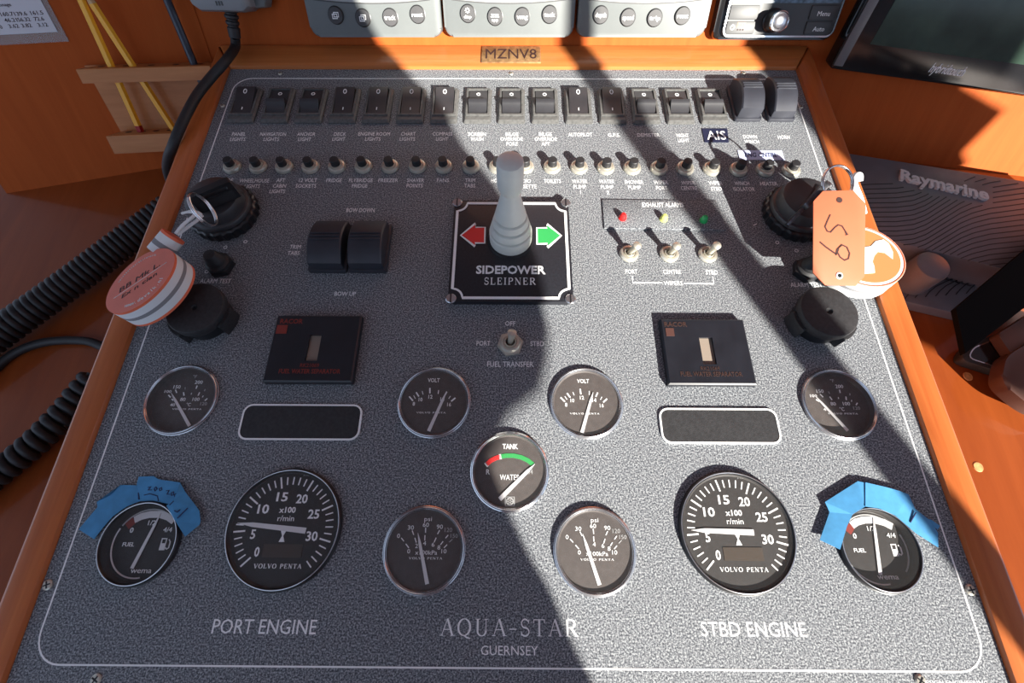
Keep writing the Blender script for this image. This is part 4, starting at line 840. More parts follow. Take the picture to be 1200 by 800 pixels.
# ------------------------------------------------------------------ ignition locks, alarm buttons, caps
def ignition(label, x, y, rz, group):
    t = thing('ignition_switch', label, 'switch', x, y, 0, group=group)
    b = MB(); b.lathe([(0.0325, 0), (0.0330, 0.002), (0.0330, 0.009), (0.0315, 0.0105), (0.0290, 0.011)], 'black', 96, wob=lambda i: 1.0 if i % 4 < 2 else 0.965); b.build('knurled_ring', t, 25)
    b = MB(); b.lathe([(0.0295, 0.010), (0.0295, 0.013), (0.0285, 0.0150), (0.0265, 0.0160), (0.0262, 0.022), (0.0245, 0.0265), (0.0190, 0.0290), (0.0001, 0.0295)], 'rocker', 56)
    b.box(-0.016, 0.016, -0.0022, 0.0022, 0.0288, 0.0302, 'black', 0.0006, Matrix.Rotation(rz, 4, 'Z')); b.build('cap', t, 30)
    return t
ignition('black round ignition switch holding the black plastic key, upper left of the panel', P(266, 252).x, P(266, 252).y, 0.45, 'ignition switches')
ignition('black round ignition switch holding the metal key, beside the orange tag', P(931, 253).x, P(931, 253).y, 0.9, 'ignition switches')
def alarm_button(label, u, v):
    p = P(u, v); t = thing('alarm_test_button', label, 'button', p.x, p.y, 0, group='alarm test buttons')
    b = MB(); b.prism(circle(0.0130, 6, a0=0.25), 0, 0.006, 'black', 0.0012); b.build('nut', t)
    b = MB(); b.lathe([(0.0110, 0.006), (0.0108, 0.008), (0.0085, 0.0095), (0.0082, 0.013), (0.0070, 0.0145), (0.0066, 0.018), (0.0052, 0.0205), (0.0001, 0.0212)], 'rubber', 28); b.build('rubber_boot', t, 35)
alarm_button('black rubber alarm test button beside the round orange and white float', 260, 312.5)
alarm_button('black rubber alarm test button partly behind the orange tag', 943, 318.5)
def socket_cap(label, x, y, rz):
    t = thing('socket_cap', label, 'cap', x, y, 0, rz, group='round socket caps')
    b = MB(); b.lathe([(0.0215, 0), (0.0215, 0.012)], 'black', 40); b.build('socket', t)
    b = MB(); b.lathe([(0.0238, 0.012), (0.0244, 0.014), (0.0244, 0.0200), (0.0237, 0.0212), (0.0220, 0.0216), (0.0030, 0.0212), (0.0024, 0.0196), (0.0001, 0.0192)], 'matblack', 56, cap0=True)
    b.build('lid', t, 35)
    for k in range(3):
        c = MB(); a0 = rad(120 * k - 22); n = 8; r0, r1 = 0.0220, 0.0272
        ra = [((r0) * math.cos(a0 + rad(44) * i / n), r0 * math.sin(a0 + rad(44) * i / n)) for i in range(n + 1)] + [((r1) * math.cos(a0 + rad(44) * i / n), r1 * math.sin(a0 + rad(44) * i / n)) for i in range(n, -1, -1)]
        c.prism(ra, 0.0, 0.0150, 'matblack', 0.0012); c.build('claw', t, 30)
socket_cap('round black socket cap under the left ALARM TEST button, beside the float', P(229, 361, 0.02).x, P(229, 361, 0.02).y, rad(-15))
socket_cap('round black socket cap in the sun under the right ALARM TEST lettering', P(971, 365, 0.02).x, P(971, 365, 0.02).y, rad(195))

# keys, rings, floats, tag
def kp(u, v, h): return P(u, v, h)
k0, k1 = kp(236, 248, 0.029), kp(282, 228, 0.029); kc = (k0 + k1) / 2; ka = math.atan2(k1.y - k0.y, k1.x - k0.x); kl = (k1 - k0).length
t = thing('ignition_key', 'black plastic headed key standing in the left ignition switch', 'key', kc.x, kc.y, 0.0295, ka)
mb = MB(); HZ = 0.020; th = 0.0034
fr_ = Matrix(((1, 0, 0, 0), (0, 0, -1, 0), (0, 1, 0, 0), (0, 0, 0, 1)))
O = rrect(-kl / 2, kl / 2, 0, HZ, 0.0015, 3); I = rrect(-kl * 0.22, kl * 0.36, HZ * 0.66, HZ * 0.84, 0.0012, 3)
tb = bmesh.new(); rings = [[tb.verts.new((q[0], q[1], z)) for q in R_] for R_, z in ((I, -th), (O, -th), (O, th), (I, th), (I, -th))]
for A, B in zip(rings, rings[1:]):
    for i in range(len(A)): tb.faces.new((A[i], A[(i + 1) % len(A)], B[(i + 1) % len(B)], B[i]))
bmesh.ops.remove_doubles(tb, verts=tb.verts, dist=1e-6); bmesh.ops.recalc_face_normals(tb, faces=tb.faces); mb.merge(tb, 'black', fr_)
mb.box(-kl * 0.42, kl * 0.42, 0.002, HZ * 0.55, th, th + 0.0004, 'rubber', mx=fr_); mb.build('key_head', t, 30)
mb = MB(); mb.box(-0.009, 0.009, -0.0011, 0.0011, -0.012, 0.0, 'steel'); mb.build('blade', t)
def ring(name, label, c, n, r, wr, a_hint=(0, 0, 1)):
    t = thing(name, label, 'key ring', c.x, c.y, c.z); n = Vector(n).normalized(); a = n.cross(Vector(a_hint)).normalized(); b = n.cross(a); mb = MB()
    for off in (-wr * 0.8, wr * 0.8): mb.tube([a * (r * math.cos(2 * math.pi * i / 40)) + b * (r * math.sin(2 * math.pi * i / 40)) + n * off for i in range(40)], wr, 'chrome', 8, closed=True)
    mb.build('wire', t, 60)
    return a, b
rc = P(238, 246, 0.047)
ring('split_ring', 'shiny split ring through the black left ignition key', rc, (0.90, 0.35, 0.20), 0.0150, 0.0009)
# left float: disc, neck and lanyard
def float_disc(label, c, n, R, T, xdir, faces, neck, tape_pts, edge):
    n = Vector(n).normalized(); ex = Vector(xdir); ex = (ex - n * ex.dot(n)).normalized(); ey = n.cross(ex)
    F = FP @ frame(c - n * T, ex, ey); t = thing('key_float', label, 'key float', 0, 0, 0, F=F)
    b = MB(); e = 0.0022; z0, z1 = T * 0.0, T
    b.lathe([(0.0001, 0), (R, 0), (R, e)], edge, 64); b.lathe([(R, e), (R, T * 0.42)], 'foam', 64); b.lathe([(R, T * 0.42), (R, T * 0.58)], 'greyfoam', 64); b.lathe([(R, T * 0.58), (R, T - e)], 'foam', 64); b.lathe([(R, T - e), (R, T)], edge, 64); b.lathe([(R, T), (0.0001, T)], faces, 64)
    return t, F, b
fl, flF, b = float_disc('round orange and white foam key float lying over the left edge of the frame', Vector((-0.3101, 0.148, 0.0422)), (-0.296, 0.1223, 0.9473), 0.0336, 0.0200, (1, 0.62, 0), 'orangeface', None, None, 'orange')
T_ = 0.0200
b.text('BB Mk L.', 0.0, 0.004, 0.0058, 'ink', w=0.040, z=T_, th=0.0002, shear=0.2); b.text('Ex n clan', -0.001, -0.0065, 0.0046, 'ink', w=0.034, z=T_, th=0.0002, shear=0.2)
b.ribbon([(-0.026, -0.0015), (0.026, -0.0005)], 0.0004, T_, T_ + 0.0002, 'foam')
for i, ch in enumerate('www.devalk.nl'):
    a = rad(238 + 6.6 * i); b.text(ch, 0.0262 * math.cos(a), 0.0262 * math.sin(a), 0.0040, 'foam', z=T_, th=0.0002, rot=a + math.pi / 2)
for i in range(22):
    a = rad(140 - 4.2 * i); b.text(random.choice('aeorntilsc'), 0.0268 * math.cos(a), 0.0268 * math.sin(a), 0.0022, 'foam', z=T_, th=0.0002, rot=a - math.pi / 2)
b.build('disc', fl, 30)
b = MB(); i_ = flF.inverted(); n0_, n1_ = i_ @ (FP @ P(186, 297, 0.029)), i_ @ (FP @ P(203.5, 276, 0.034)); nd = n1_ - n0_; nl_ = nd.length
nx = Matrix.Translation(n0_) @ nd.to_track_quat('Z', 'Y').to_matrix().to_4x4()
for z0, z1, m_ in ((0, 0.30, 'foam'), (0.30, 0.52, 'greyfoam'), (0.52, 0.88, 'foam')): b.lathe([(0.0098, nl_ * z0), (0.0098, nl_ * z1)], m_, 32, nx)
b.lathe([(0.0098, nl_ * 0.88), (0.0098, nl_), (0.0001, nl_)], 'orange', 32, nx); b.build('neck', fl, 30)
b = MB(); inv = flF.inverted()
def fpt(u, v, h): return inv @ (FP @ P(u, v, h))
for pts in ([(206, 274, 0.040), (214, 264, 0.041), (226, 254, 0.042), (231, 249, 0.041), (236, 252, 0.038)], [(208, 275, 0.036), (220, 266, 0.036), (231, 258, 0.036), (237, 252, 0.038)]):
    b.tube(smooth_path([fpt(*q) for q in pts], 6), 0.0016, 'foam', 8)
b.tube(smooth_path([fpt(231, 249, 0.042), fpt(222, 248, 0.043), fpt(213, 250, 0.042)], 5), [0.0016] * 6 + [0.0012] * 5, 'foam', 8); b.build('lanyard', fl, 60, label='white cord loop')
# right float
RF = P(1012.72, 298.78, 0.026)
fr2, frF, b = float_disc('round amber faced float with a white bird mark, behind the orange tag', Vector((RF.x, RF.y, 0.026)), (-0.0367, 0.0575, 0.9977), 0.0340, 0.0190, (1, 0, 0), 'foam', None, None, 'foam')
T_ = 0.0190; b.lathe([(0.0298, T_ + 0.0003), (0.0001, T_ + 0.0003)], 'amberface', 56); b.lathe([(0.0338, T_ + 0.0001), (0.0331, T_ + 0.0004), (0.0323, T_ + 0.0001)], 'orange', 56)
inv2 = frF.inverted()
def rpt(u, v, h=0.0263): q = inv2 @ (FP @ P(u, v, h)); return (q.x, q.y)
sc_ = lambda a: rpt(880 + a[0] / 4.445, 180 + a[1] / 4.445)
b.prism([sc_(a) for a in ((560, 600), (575, 520), (585, 487), (625, 482), (650, 455), (690, 447), (715, 468), (735, 515), (733, 555), (705, 530), (690, 518), (660, 512), (640, 535), (630, 565), (638, 590), (640, 625), (590, 628), (560, 620))], T_ + 0.0003, T_ + 0.0007, 'foam')
b.build('disc', fr2, 30)
b = MB()
for pts in ([(1012, 250, 0.022), (1008, 234, 0.032), (1001, 216, 0.048), (1003, 206, 0.053), (1007, 206, 0.053), (1007, 212, 0.050)],):
    b.tube(smooth_path([inv2 @ (FP @ P(*q)) for q in pts], 6), 0.0030, 'foam', 8)
b.build('lanyard', fr2, 60)
# tag
TG = [(953, 236), (964, 224), (999, 223), (1014, 238.5), (1012.7, 324), (1002.6, 335), (966.6, 334), (952.4, 319.5)]
tA, tB = P(983, 223, 0.056), P(983, 335, 0.029)
FT = FP @ frame((tA + tB) / 2, (1, 0, 0), tA - tB)
t = thing('key_tag', 'flat orange card tag with 59 handwritten on it, hung on the right key ring', 'tag', 0, 0, 0, F=FT)
def tl(u, v): q = at(FT, u, v, 0.0); return (q.x, q.y)
mb = MB(); mb.prism([tl(*a) for a in TG], -0.0005, 0.0005, 'tag', 0.0001)
tg = lambda a: tl(880 + a[0] / 4.445, 180 + a[1] / 4.445)
mb.ribbon([tg(a) for a in ((411, 318), (396, 350), (383, 382), (395, 405), (412, 410), (435, 385), (452, 372), (472, 378), (487, 402), (499, 424), (490, 424))], 0.0011, 0.0005, 0.0008, 'ink')
mb.ribbon([tg(a) for a in ((357, 461), (385, 485), (420, 510), (445, 526))], 0.0013, 0.0005, 0.0008, 'ink')
mb.ribbon([tg(a) for a in ((440, 530), (445, 500), (470, 475), (497, 488), (511, 520), (505, 548), (485, 556), (462, 540), (448, 515), (455, 490), (470, 478))], 0.0011, 0.0005, 0.0008, 'ink')
c = tg((458, 636)); mb.lathe([(0.0031, 0.0004), (0.0028, 0.0011), (0.0018, 0.0011)], 'foam', 20, Matrix.Translation((c[0], c[1], 0))); mb.lathe([(0.0018, 0.0007), (0.0001, 0.0007)], 'black', 16, Matrix.Translation((c[0], c[1], 0)))
c = tg((458, 243)); mb.lathe([(0.0026, 0.0008), (0.0001, 0.0008)], 'ink', 16, Matrix.Translation((c[0], c[1], 0)))
mb.build('card', t, 30)
# right key and its ring
a0, a1 = P(928, 258, 0.030), P(970, 214, 0.054); d = a1 - a0
t = thing('ignition_key', 'dark metal key tilted out of the right ignition switch', 'key', a0.x, a0.y, a0.z)
ex = d.normalized(); ey = (CAM_P - (a0 + a1) / 2).normalized() + Vector((0.12, 0.0, 0.0))
mx = frame((0, 0, 0), ex, ey)
mb = MB(); L_ = d.length; mb.prism(rrect(L_ * 0.30, L_, -0.008, 0.008, 0.004, 4), -0.0026, 0.0026, 'keymetal', 0.0008, mx=mx); mb.build('key_head', t, 30)
mb = MB(); mb.box(-0.006, L_ * 0.32, -0.0045, 0.0045, -0.0016, 0.0016, 'keymetal', 0.0003, mx); mb.build('blade', t, 30)
rc = P(981.5, 214.5, 0.056)
ring('split_ring', 'shiny split ring joining the right key and the orange tag', rc, (0.15, -0.45, 0.9), 0.0150, 0.0009, (1, 0, 0))

# ------------------------------------------------------------------ instruments on the fascia
def instrument(label, u0, u1, vb, btn, words, kind, group):
    TH = 0.016; a, bq = at(FF, u0, vb, TH), at(FF, u1, vb, TH); w = bq.x - a.x; cx = (a.x + bq.x) / 2
    h = w * 1.02; t = thing('instrument_display', label, 'instrument', cx, a.y, 0, F=FF, group=group)
    b = MB(); b.prism(rrect(-w / 2, w / 2, 0, h, 0.010, 6), 0, TH, 'instgrey', 0.003); b.build('housing', t, 30)
    b = MB(); top = at(FF, (u0 + u1) / 2, 4, TH).y - a.y
    arc_ = [(-w * 0.43 + w * 0.86 * i / 16, top - 0.000 + 0.0035 * (2 * (i / 16) - 1) ** 2) for i in range(17)]
    b.prism(arc_ + [(w * 0.43, h - 0.012), (-w * 0.43, h - 0.012)], TH - 0.001, TH + 0.0006, 'lcdgrey', 0.0003); b.ribbon(arc_, 0.0012, TH, TH + 0.0010, 'btngrey'); b.build('screen', t, 30)
    for (u, v), wd in zip(btn, words):
        q = at(FF, u, v, TH + 0.002); x, y = q.x - cx, q.y - a.y
        b = MB(); mx = Matrix.Translation((x, y, TH - 0.0005)); b.lathe([(0.0092, 0), (0.0092, 0.0008), (0.0086, 0.0010)], 'black', 28, mx); b.lathe([(0.0086, 0.0005), (0.0084, 0.0028), (0.0080, 0.0032), (0.0001, 0.0034)], 'btngrey', 28, mx)
        z = 0.0033
        if wd == 'page' or wd == 'pages':
            for k in range(2): b.ribbon([(-0.0032 + k * 0.0018, -0.0030 + k * 0.0016), (0.0020 + k * 0.0018, -0.0030 + k * 0.0016), (0.0020 + k * 0.0018, 0.0012 + k * 0.0016), (-0.0032 + k * 0.0018, 0.0012 + k * 0.0016)], 0.0008, z, z + 0.0004, 'white', mx=mx, closed=True)
            if wd == 'pages': b.text('1', 0.0012, -0.0006, 0.0028, 'white', z=z, th=0.0004, mx=mx, bold=0.02)
        elif wd == 'disp':
            for k in range(8): b.ribbon([(0.0012 * math.cos(k * math.pi / 4), 0.003 + 0.0012 * math.sin(k * math.pi / 4)), (0.0028 * math.cos(k * math.pi / 4), 0.003 + 0.0028 * math.sin(k * math.pi / 4))], 0.0006, z - 0.0003, z + 0.0003, 'white', mx=mx)
            b.text('disp', 0, -0.0028, 0.0030, 'white', w=0.0085, z=z - 0.0002, th=0.0004, mx=mx)
        elif '/' in wd:
            p1, p2 = wd.split('/'); b.text(p1, 0, 0.0022, 0.0028, 'white', w=0.0085, z=z - 0.0001, th=0.0004, mx=mx); b.text(p2, 0, -0.0030, 0.0028, 'white', w=0.0075, z=z - 0.0002, th=0.0004, mx=mx); b.box(-0.005, 0.005, -0.0004, 0.0001, z, z + 0.0003, 'white', mx=mx)
        else: b.text(wd, 0, 0, 0.0042, 'white', w=0.0125, z=z - 0.0003, th=0.0005, mx=mx, bold=0.01)
        b.build('button', t, 40)
IG = 'grey instrument displays above the panel'
instrument('grey instrument display with page icons on its first two buttons', 366, 518.5, 43.5, [(393, 18), (425, 21), (457, 20.5), (489, 17)], ['page', 'pages', 'track', 'reset'], 0, IG)
instrument('grey instrument display with disp, vmg and tack buttons', 522, 671.5, 43.5, [(548, 16), (580, 19.5), (612, 19.5), (644, 17)], ['disp', 'true/app', 'vmg', 'tack'], 0, IG)
instrument('grey instrument display with depth, speed, trip and reset buttons', 675.5, 825, 43.5, [(704, 17.5), (736, 20.5), (767.5, 21), (800, 18.5)], ['depth', 'speed', 'trip', 'reset'], 0, IG)
# stereo
TH = 0.018; a, bq = at(FF, 845, 43.5, TH), at(FF, 974, 43.5, TH); w = bq.x - a.x; cx = (a.x + bq.x) / 2
st = thing('marine_stereo', 'black car stereo with chrome rim and round volume knob beside the chart plotter', 'stereo', cx, a.y, 0, F=FF)
def sl(u, v, h=TH): q = at(FF, u, v, h); return (q.x - cx, q.y - a.y)
h = 0.075
b = MB(); b.prism(rrect(-w / 2 - 0.009, w / 2 + 0.003, -0.003, h + 0.004, 0.008, 5), 0, TH - 0.004, 'plotter', 0.003); b.build('body', st, 30)
b = MB(); b.prism(rrect(-w / 2, w / 2, 0, h, 0.007, 5), TH - 0.004, TH - 0.0005, 'stereogrey'); b.ribbon(rrect(-w / 2 + 0.0008, w / 2 - 0.0008, 0.0008, h - 0.0008, 0.007, 5), 0.0018, TH - 0.004, TH + 0.0012, 'chrome', closed=True); b.build('face', st, 30)
yt = sl(910, 6)[1]
def button(x0, x1, y0, y1, name='button', txt=None, small=None):
    b = MB(); b.prism(rrect(x0, x1, y0, y1, 0.0015, 3), TH - 0.001, TH + 0.0012, 'stereogrey', 0.0006)
    if txt: b.text(txt, (x0 + x1) / 2, (y0 + y1) / 2 - 0.001, 0.0045, 'white', z=TH + 0.0012, th=0.0003)
    if small: small(b)
    b.build(name, st, 30)
xs1 = sl(887, 25)[0]; xs2 = sl(945, 25)[0]; ym = sl(910, 24)[1]; m_ = 0.003
button(-w / 2 + m_, xs1 - 0.001, ym + 0.0008, yt, small=lambda b: b.lathe([(0.0012, TH + 0.0014), (0.0001, TH + 0.0014)], 'white', 12, Matrix.Translation((-w / 2 + 0.026, (ym + yt) / 2 + 0.003, 0))))
def left_low(b):
    x0 = -w / 2 + 0.006; y = (ym + m_) / 2
    b.ribbon(circle(0.0022, 16, x0 + 0.004, y), 0.0007, TH + 0.0012, TH + 0.0015, 'white', closed=True); b.ribbon([(x0 + 0.004, y + 0.001), (x0 + 0.004, y + 0.0032)], 0.0007, TH + 0.0012, TH + 0.0015, 'white')
    b.box(x0 + 0.009, x0 + 0.0185, y + 0.0002, y + 0.0048, TH + 0.0010, TH + 0.0015, 'orangeprint'); b.text('EXT', x0 + 0.0138, y + 0.0025, 0.003, 'stereogrey', z=TH + 0.0015, th=0.0002)
    for k in range(3): b.box(x0 + 0.010 + k * 0.003, x0 + 0.0115 + k * 0.003, y - 0.003, y - 0.0015, TH + 0.0010, TH + 0.0015, 'ink')
    for k in range(4): q = k * math.pi / 4; b.ribbon([(x0 + 0.0215 - 0.002 * math.cos(q), y - 0.002 * math.sin(q)), (x0 + 0.0215 + 0.002 * math.cos(q), y + 0.002 * math.sin(q))], 0.0006, TH + 0.0012, TH + 0.0015, 'white')
button(-w / 2 + m_, xs1 - 0.001, m_, ym - 0.0008, small=left_low)
button(xs2 + 0.001, w / 2 - m_, ym + 0.0008, yt, txt='Menu'); button(xs2 + 0.001, w / 2 - m_, m_, ym - 0.0008, txt='Auto')
b = MB(); b.prism(rrect(-w / 2 + 0.003, w / 2 - 0.003, yt + 0.002, h - 0.004, 0.002, 3), TH - 0.001, TH + 0.0008, 'stereolcd'); b.build('screen', st, 30)
kx, ky = sl(905, 24, TH)
b = MB(); mx = Matrix.Translation((kx, ky, TH - 0.001)); b.lathe([(0.0115, 0), (0.0120, 0.002), (0.0120, 0.004), (0.0108, 0.005), (0.0106, 0.0190)], 'black', 48, mx, wob=lambda i: 1.0 if i % 2 else 0.975)
b.lathe([(0.0106, 0.0190), (0.0104, 0.0205), (0.0096, 0.0210), (0.0090, 0.0205)], 'chrome', 40, mx); b.lathe([(0.0090, 0.0205), (0.0072, 0.0200), (0.0068, 0.0204), (0.0050, 0.0212), (0.0001, 0.0214)], 'chromegrey', 40, mx); b.build('knob', st, 35)

# chart plotter on the right wing, leaning a little
bl = FR @ at(FR, 972, 80.5, 0.027); rb = FR @ at(FR, 1200, 112, 0.027)
exv = (rb - bl).normalized(); upv = Vector((0, 0, 1)); n0 = exv.cross(upv).normalized()
FPL = frame(bl, exv, upv + n0 * math.tan(rad(10)))
PLW = 0.34; PLH = 0.20; D_ = 0.022
pl = thing('chart_plotter', 'large black chart plotter with a smeared dark green screen on the right board', 'chart plotter', 0, 0, 0, F=FPL)
b = MB(); b.prism(rrect(0, PLW, 0, PLH, 0.004, 3), -D_, 0.0, 'plotter', 0.002); b.build('housing', pl, 30)
s0, s1 = at(FPL, 1016, 0, 0), at(FPL, 986, 77, 0)
b = MB(); b.box(at(FPL, 976.5, 77, 0).x, at(FPL, 987, 78, 0).x, 0.004, PLH - 0.004, -0.001, 0.0008, 'strip', 0.0004); b.build('side_strip', pl, 30, label='grey strip')
c0, c1 = at(FPL, 1020, 51, 0), at(FPL, 1200, 76.5, 0)
b = MB(); b.box(c0.x, PLW - c0.x * 0.8, (c0.y + c1.y) / 2, PLH - 0.02, -0.001, 0.0004, 'screen'); b.build('screen', pl, 30)
q = at(FPL, 1111.5, 81.5, 0); w_, h_ = size(1111, 81, 43, 12, 0, FPL); b = MB(); b.text('hybridtouch', q.x, q.y, h_, 'white', w=w_, z=0, th=0.0005, shear=0.12); b.build('lettering', pl)

# ------------------------------------------------------------------ left wing: paper, pencil rack, pencils, microphone
c_ = [at(FL, *q, 0.002) for q in ((80.5, 48.5), (52, -1), (0, 53), (-40, 58))]
ex_ = (c_[0].x - c_[3].x)
t = thing('paper_sheet', 'white printed table of figures in a clear sleeve on the left board', 'paper', c_[0].x, c_[0].y, 0, F=FL)
ang = math.atan2(c_[0].y - c_[2].y, c_[0].x - c_[2].x)
mx = Matrix.Rotation(ang, 4, 'Z')
b = MB(); b.box(-0.155, 0, 0, 0.12, 0.0, 0.0016, 'sleeve', mx=mx); b.build('sleeve', t)
b = MB(); q0 = at(FL, 73, 41, 0.002); mrg = 0.0095; b.box(-0.155, -0.006, mrg, 0.118, 0.0018, 0.0022, 'paper', mx=mx)
def ptx(s, u, v, w, h=0.0036):
    q = at(FL, u, v, 0.0023); d = Vector((q.x - c_[0].x, q.y - c_[0].y, 0)); d = mx.inverted() @ d
    b.text(s, d.x, d.y, h, 'ink', w=w, z=0.0022, th=0.0002, mx=mx, bold=0.01)
W1 = 0.0125
for row in ([('160.7', 8, 16.5), ('139.6', 24, 16), ('161.5', 43, 15)], [('46.21', 12.5, 23.5), ('56.32', 28, 22.8), ('72.6', 45.5, 22)], [('0', 1, 31.5), ('3.62', 16, 30.5), ('3.82', 31, 29.8), ('3.12', 50, 29)]):
    for s, u, v in row: ptx(s, u, v, W1 if len(s) > 4 else 0.010 if len(s) > 1 else None)
ptx('tonnage', 3, 5.5, 0.016, 0.003)
q = [at(FL, *a, 0.0023) for a in ((5, 3), (43, 1))]
b.build('sheet', t)
# rack
def rk(u, v, h): return at(FL, u, v, h)
DB = 0.034
tl_, tr_ = rk(87, 78, DB), rk(243, 70, DB)
ty0 = rk(165, 96, DB).y; ty1 = rk(160, 79, DB).y
by1 = rk(155, 158, DB).y; by0 = rk(160, 179, DB).y
bx0 = rk(128, 168, DB).x
t = thing('pencil_rack', 'small pale wooden pencil rack with two drilled bars on the left board', 'rack', (tl_.x + tr_.x) / 2, by0, 0, F=FL)
ox = (tl_.x + tr_.x) / 2
b = MB(); b.prism([(rk(106, 92, 0.006).x - ox, ty1 - by0), (tr_.x - ox - 0.01, ty1 - by0), (tr_.x - ox - 0.01, 0.0), (bx0 - ox + 0.006, 0.0)], 0, 0.006, 'rackwood'); b.build('backboard', t, 30)
def bar(x0, x1, y0, y1, name):
    b = MB(); b.prism([(x0 + 0.012, 0.004), (x1 - 0.002, 0.004), (x1, 0.010), (x1, DB), (x0, DB)], y0, y1, 'rackwood', 0.0012, mx=Matrix(((1, 0, 0, 0), (0, 0, 1, 0), (0, 1, 0, 0), (0, 0, 0, 1))) )
    for k in range(5):
        xx = x0 + 0.020 + k * (x1 - x0 - 0.035) / 4
        b.lathe([(0.0038, 0.0), (0.0001, 0.0)], 'ink', 16, Matrix.Translation((xx, y1 + 0.0003, DB * 0.55)) @ Matrix.Rotation(rad(-90), 4, 'X'))
    b.build(name, t, 30)
bar(tl_.x - ox, tr_.x - ox, ty0 - by0, ty1 - by0, 'upper_bar')
bar(bx0 - ox, rk(230, 168, DB).x - ox, 0.0, by1 - by0, 'lower_bar')
def stick(name, label, cat, u0, v0, u1, v1, h0, h1, r, parts, seg=6):
    a, c = rk(u0, v0, h0), rk(u1, v1, h1); t = thing(name, label, cat, c.x, c.y, c.z, F=FL, group='pencils in the rack' if 'pencil' in name else None)
    d = a - c; L = d.length; d.normalize(); mx = d.to_track_quat('Z', 'Y').to_matrix().to_4x4()
    for nm, f0, f1, m_, rs in parts:
        b = MB(); b.lathe([(r * rs[0] + 0.00005, L * f0), (r * rs[1] + 0.00005, L * f1)], m_, seg, mx, cap0=True, cap1=True); b.build(nm, t, 20)
stick('pencil', 'yellow pencil with a dark red end, left one of two in the rack', 'pencil', 88, -16, 165, 154, 0.024, 0.020, 0.0042, [('end_cap', 0, 0.05, 'redend', (1, 1)), ('shaft', 0.05, 1.0, 'yellow', (1, 1))])
stick('pencil', 'yellow pencil leaning further right in the rack, pale tip upwards', 'pencil', 103, -4, 204, 152, 0.024, 0.019, 0.0042, [('shaft', 0, 0.955, 'yellow', (1, 1)), ('tip', 0.955, 1.0, 'palewood', (1, 0.6))])
stick('pen', 'dark blue slim pen at the right end of the pencil rack', 'pen', 190, -14, 238, 100, 0.020, 0.020, 0.0042, [('barrel', 0, 1.0, 'darkpen', (1, 1))], 12)
# microphone hung on the board, its cord dropping behind the frame
mc = at(FF, 266, 8, 0.03)
mic = thing('radio_microphone', 'grey hand microphone hanging above the top left corner of the frame', 'microphone', mc.x, mc.y, 0, F=FF)
b = MB(); k = 0.038
b.prism([(-k, 0.012), (-k * 0.92, 0.002), (-k * 0.72, -0.004), (k * 0.55, -0.005), (k * 0.78, 0.000), (k * 0.82, 0.03), (k * 0.8, 0.09), (-k, 0.09)], 0.008, 0.040, 'micgrey', 0.006); b.prism([(k * 0.5, -0.003), (k * 1.05, -0.001), (k * 1.2, 0.012), (k * 1.2, 0.08), (k * 0.5, 0.08)], 0.006, 0.024, 'instgrey', 0.003)
for i in range(3): b.box(-0.006 + i * 0.003, -0.0045 + i * 0.003, 0.0015, 0.0055, 0.0395, 0.0405, 'black')
b.build('body', mic, 40)
q0, q1 = at(FF, 270, 12, 0.024), at(FF, 275.5, 44, 0.024)
b = MB(); A = Vector((q0.x - mc.x, q0.y - mc.y, 0.024)); B_ = Vector((q1.x - mc.x, q1.y - mc.y, 0.024)); n = 22
b.tube([A + (B_ - A) * (i / n) for i in range(n + 1)], [(0.0078 - 0.0016 * i / n) * (0.80 if i % 5 in (2, 3) and i < 16 else 1.0) for i in range(n + 1)], 'rubber', 14); b.build('strain_relief', mic, 40)
b = MB(); W2M = (FF @ Matrix.Translation((mc.x, mc.y, 0))).inverted()
cp = [FF @ Vector((q1.x, q1.y, 0.024)), FF @ at(FF, 275, 56, 0.024), FP @ P(263, 73, 0.022), FP @ P(248, 90, 0.019), FP @ P(232, 110, 0.017), FP @ P(221, 129, 0.0155), FP @ P(210, 152, 0.0115), FP @ P(202, 172, 0.002), FP @ P(197, 186, -0.015), FP @ P(197, 203, -0.040), FP @ P(206, 225, -0.075), FP @ P(225, 250, -0.105)]
b.tube(smooth_path([W2M @ v for v in cp], 8), 0.0052, 'rubber', 12); b.build('cord', mic, 60)

# coiled and straight cables on the left shelf
def helix(path, R, r, pitch, mat, mb, seg=6):
    L = 0; pts = smooth_path(path, 30); acc = [0]
    for a, b in zip(pts, pts[1:]): acc.append(acc[-1] + (b - a).length)
    tot = acc[-1]; n = int(tot / pitch * 14); out = []
    j = 0
    for i in range(n + 1):
        s = tot * i / n
        while j < len(acc) - 2 and acc[j + 1] < s: j += 1
        f = (s - acc[j]) / max(1e-9, acc[j + 1] - acc[j]); c = pts[j].lerp(pts[j + 1], f); d = (pts[j + 1] - pts[j]).normalized()
        a = d.cross(Vector((0, 0, 1))).normalized(); bb = a.cross(d); ph = 2 * math.pi * s / pitch
        out.append(c + a * (R * math.cos(ph)) + bb * (R * math.sin(ph)))
    mb.tube(out, r, mat, seg)
def shelf_pt(u, v, h): return P(u, v, -0.112 + h)
c = shelf_pt(80, 320, 0)
t = thing('coiled_cable', 'tightly coiled thick black cable crossing the left shelf behind the float', 'cable', c.x, c.y, -0.112, group='black coiled cables')
o = Vector((c.x, c.y, -0.112)); b = MB(); HR = 0.0165
path = [shelf_pt(-60, 432, HR + 0.004) - o, shelf_pt(0, 390, HR + 0.004) - o, shelf_pt(85, 329, HR + 0.004) - o, shelf_pt(150, 280, HR + 0.004) - o, shelf_pt(170, 265, HR + 0.004) - o, shelf_pt(190, 250, HR + 0.004) - o, shelf_pt(205, 239, HR + 0.004) - o]
helix(path, 0.0138, 0.0038, 0.0074, 'rubber', b); b.tube(smooth_path(path, 6), 0.0125, 'rubber', 12); b.build('coil', t, 60)
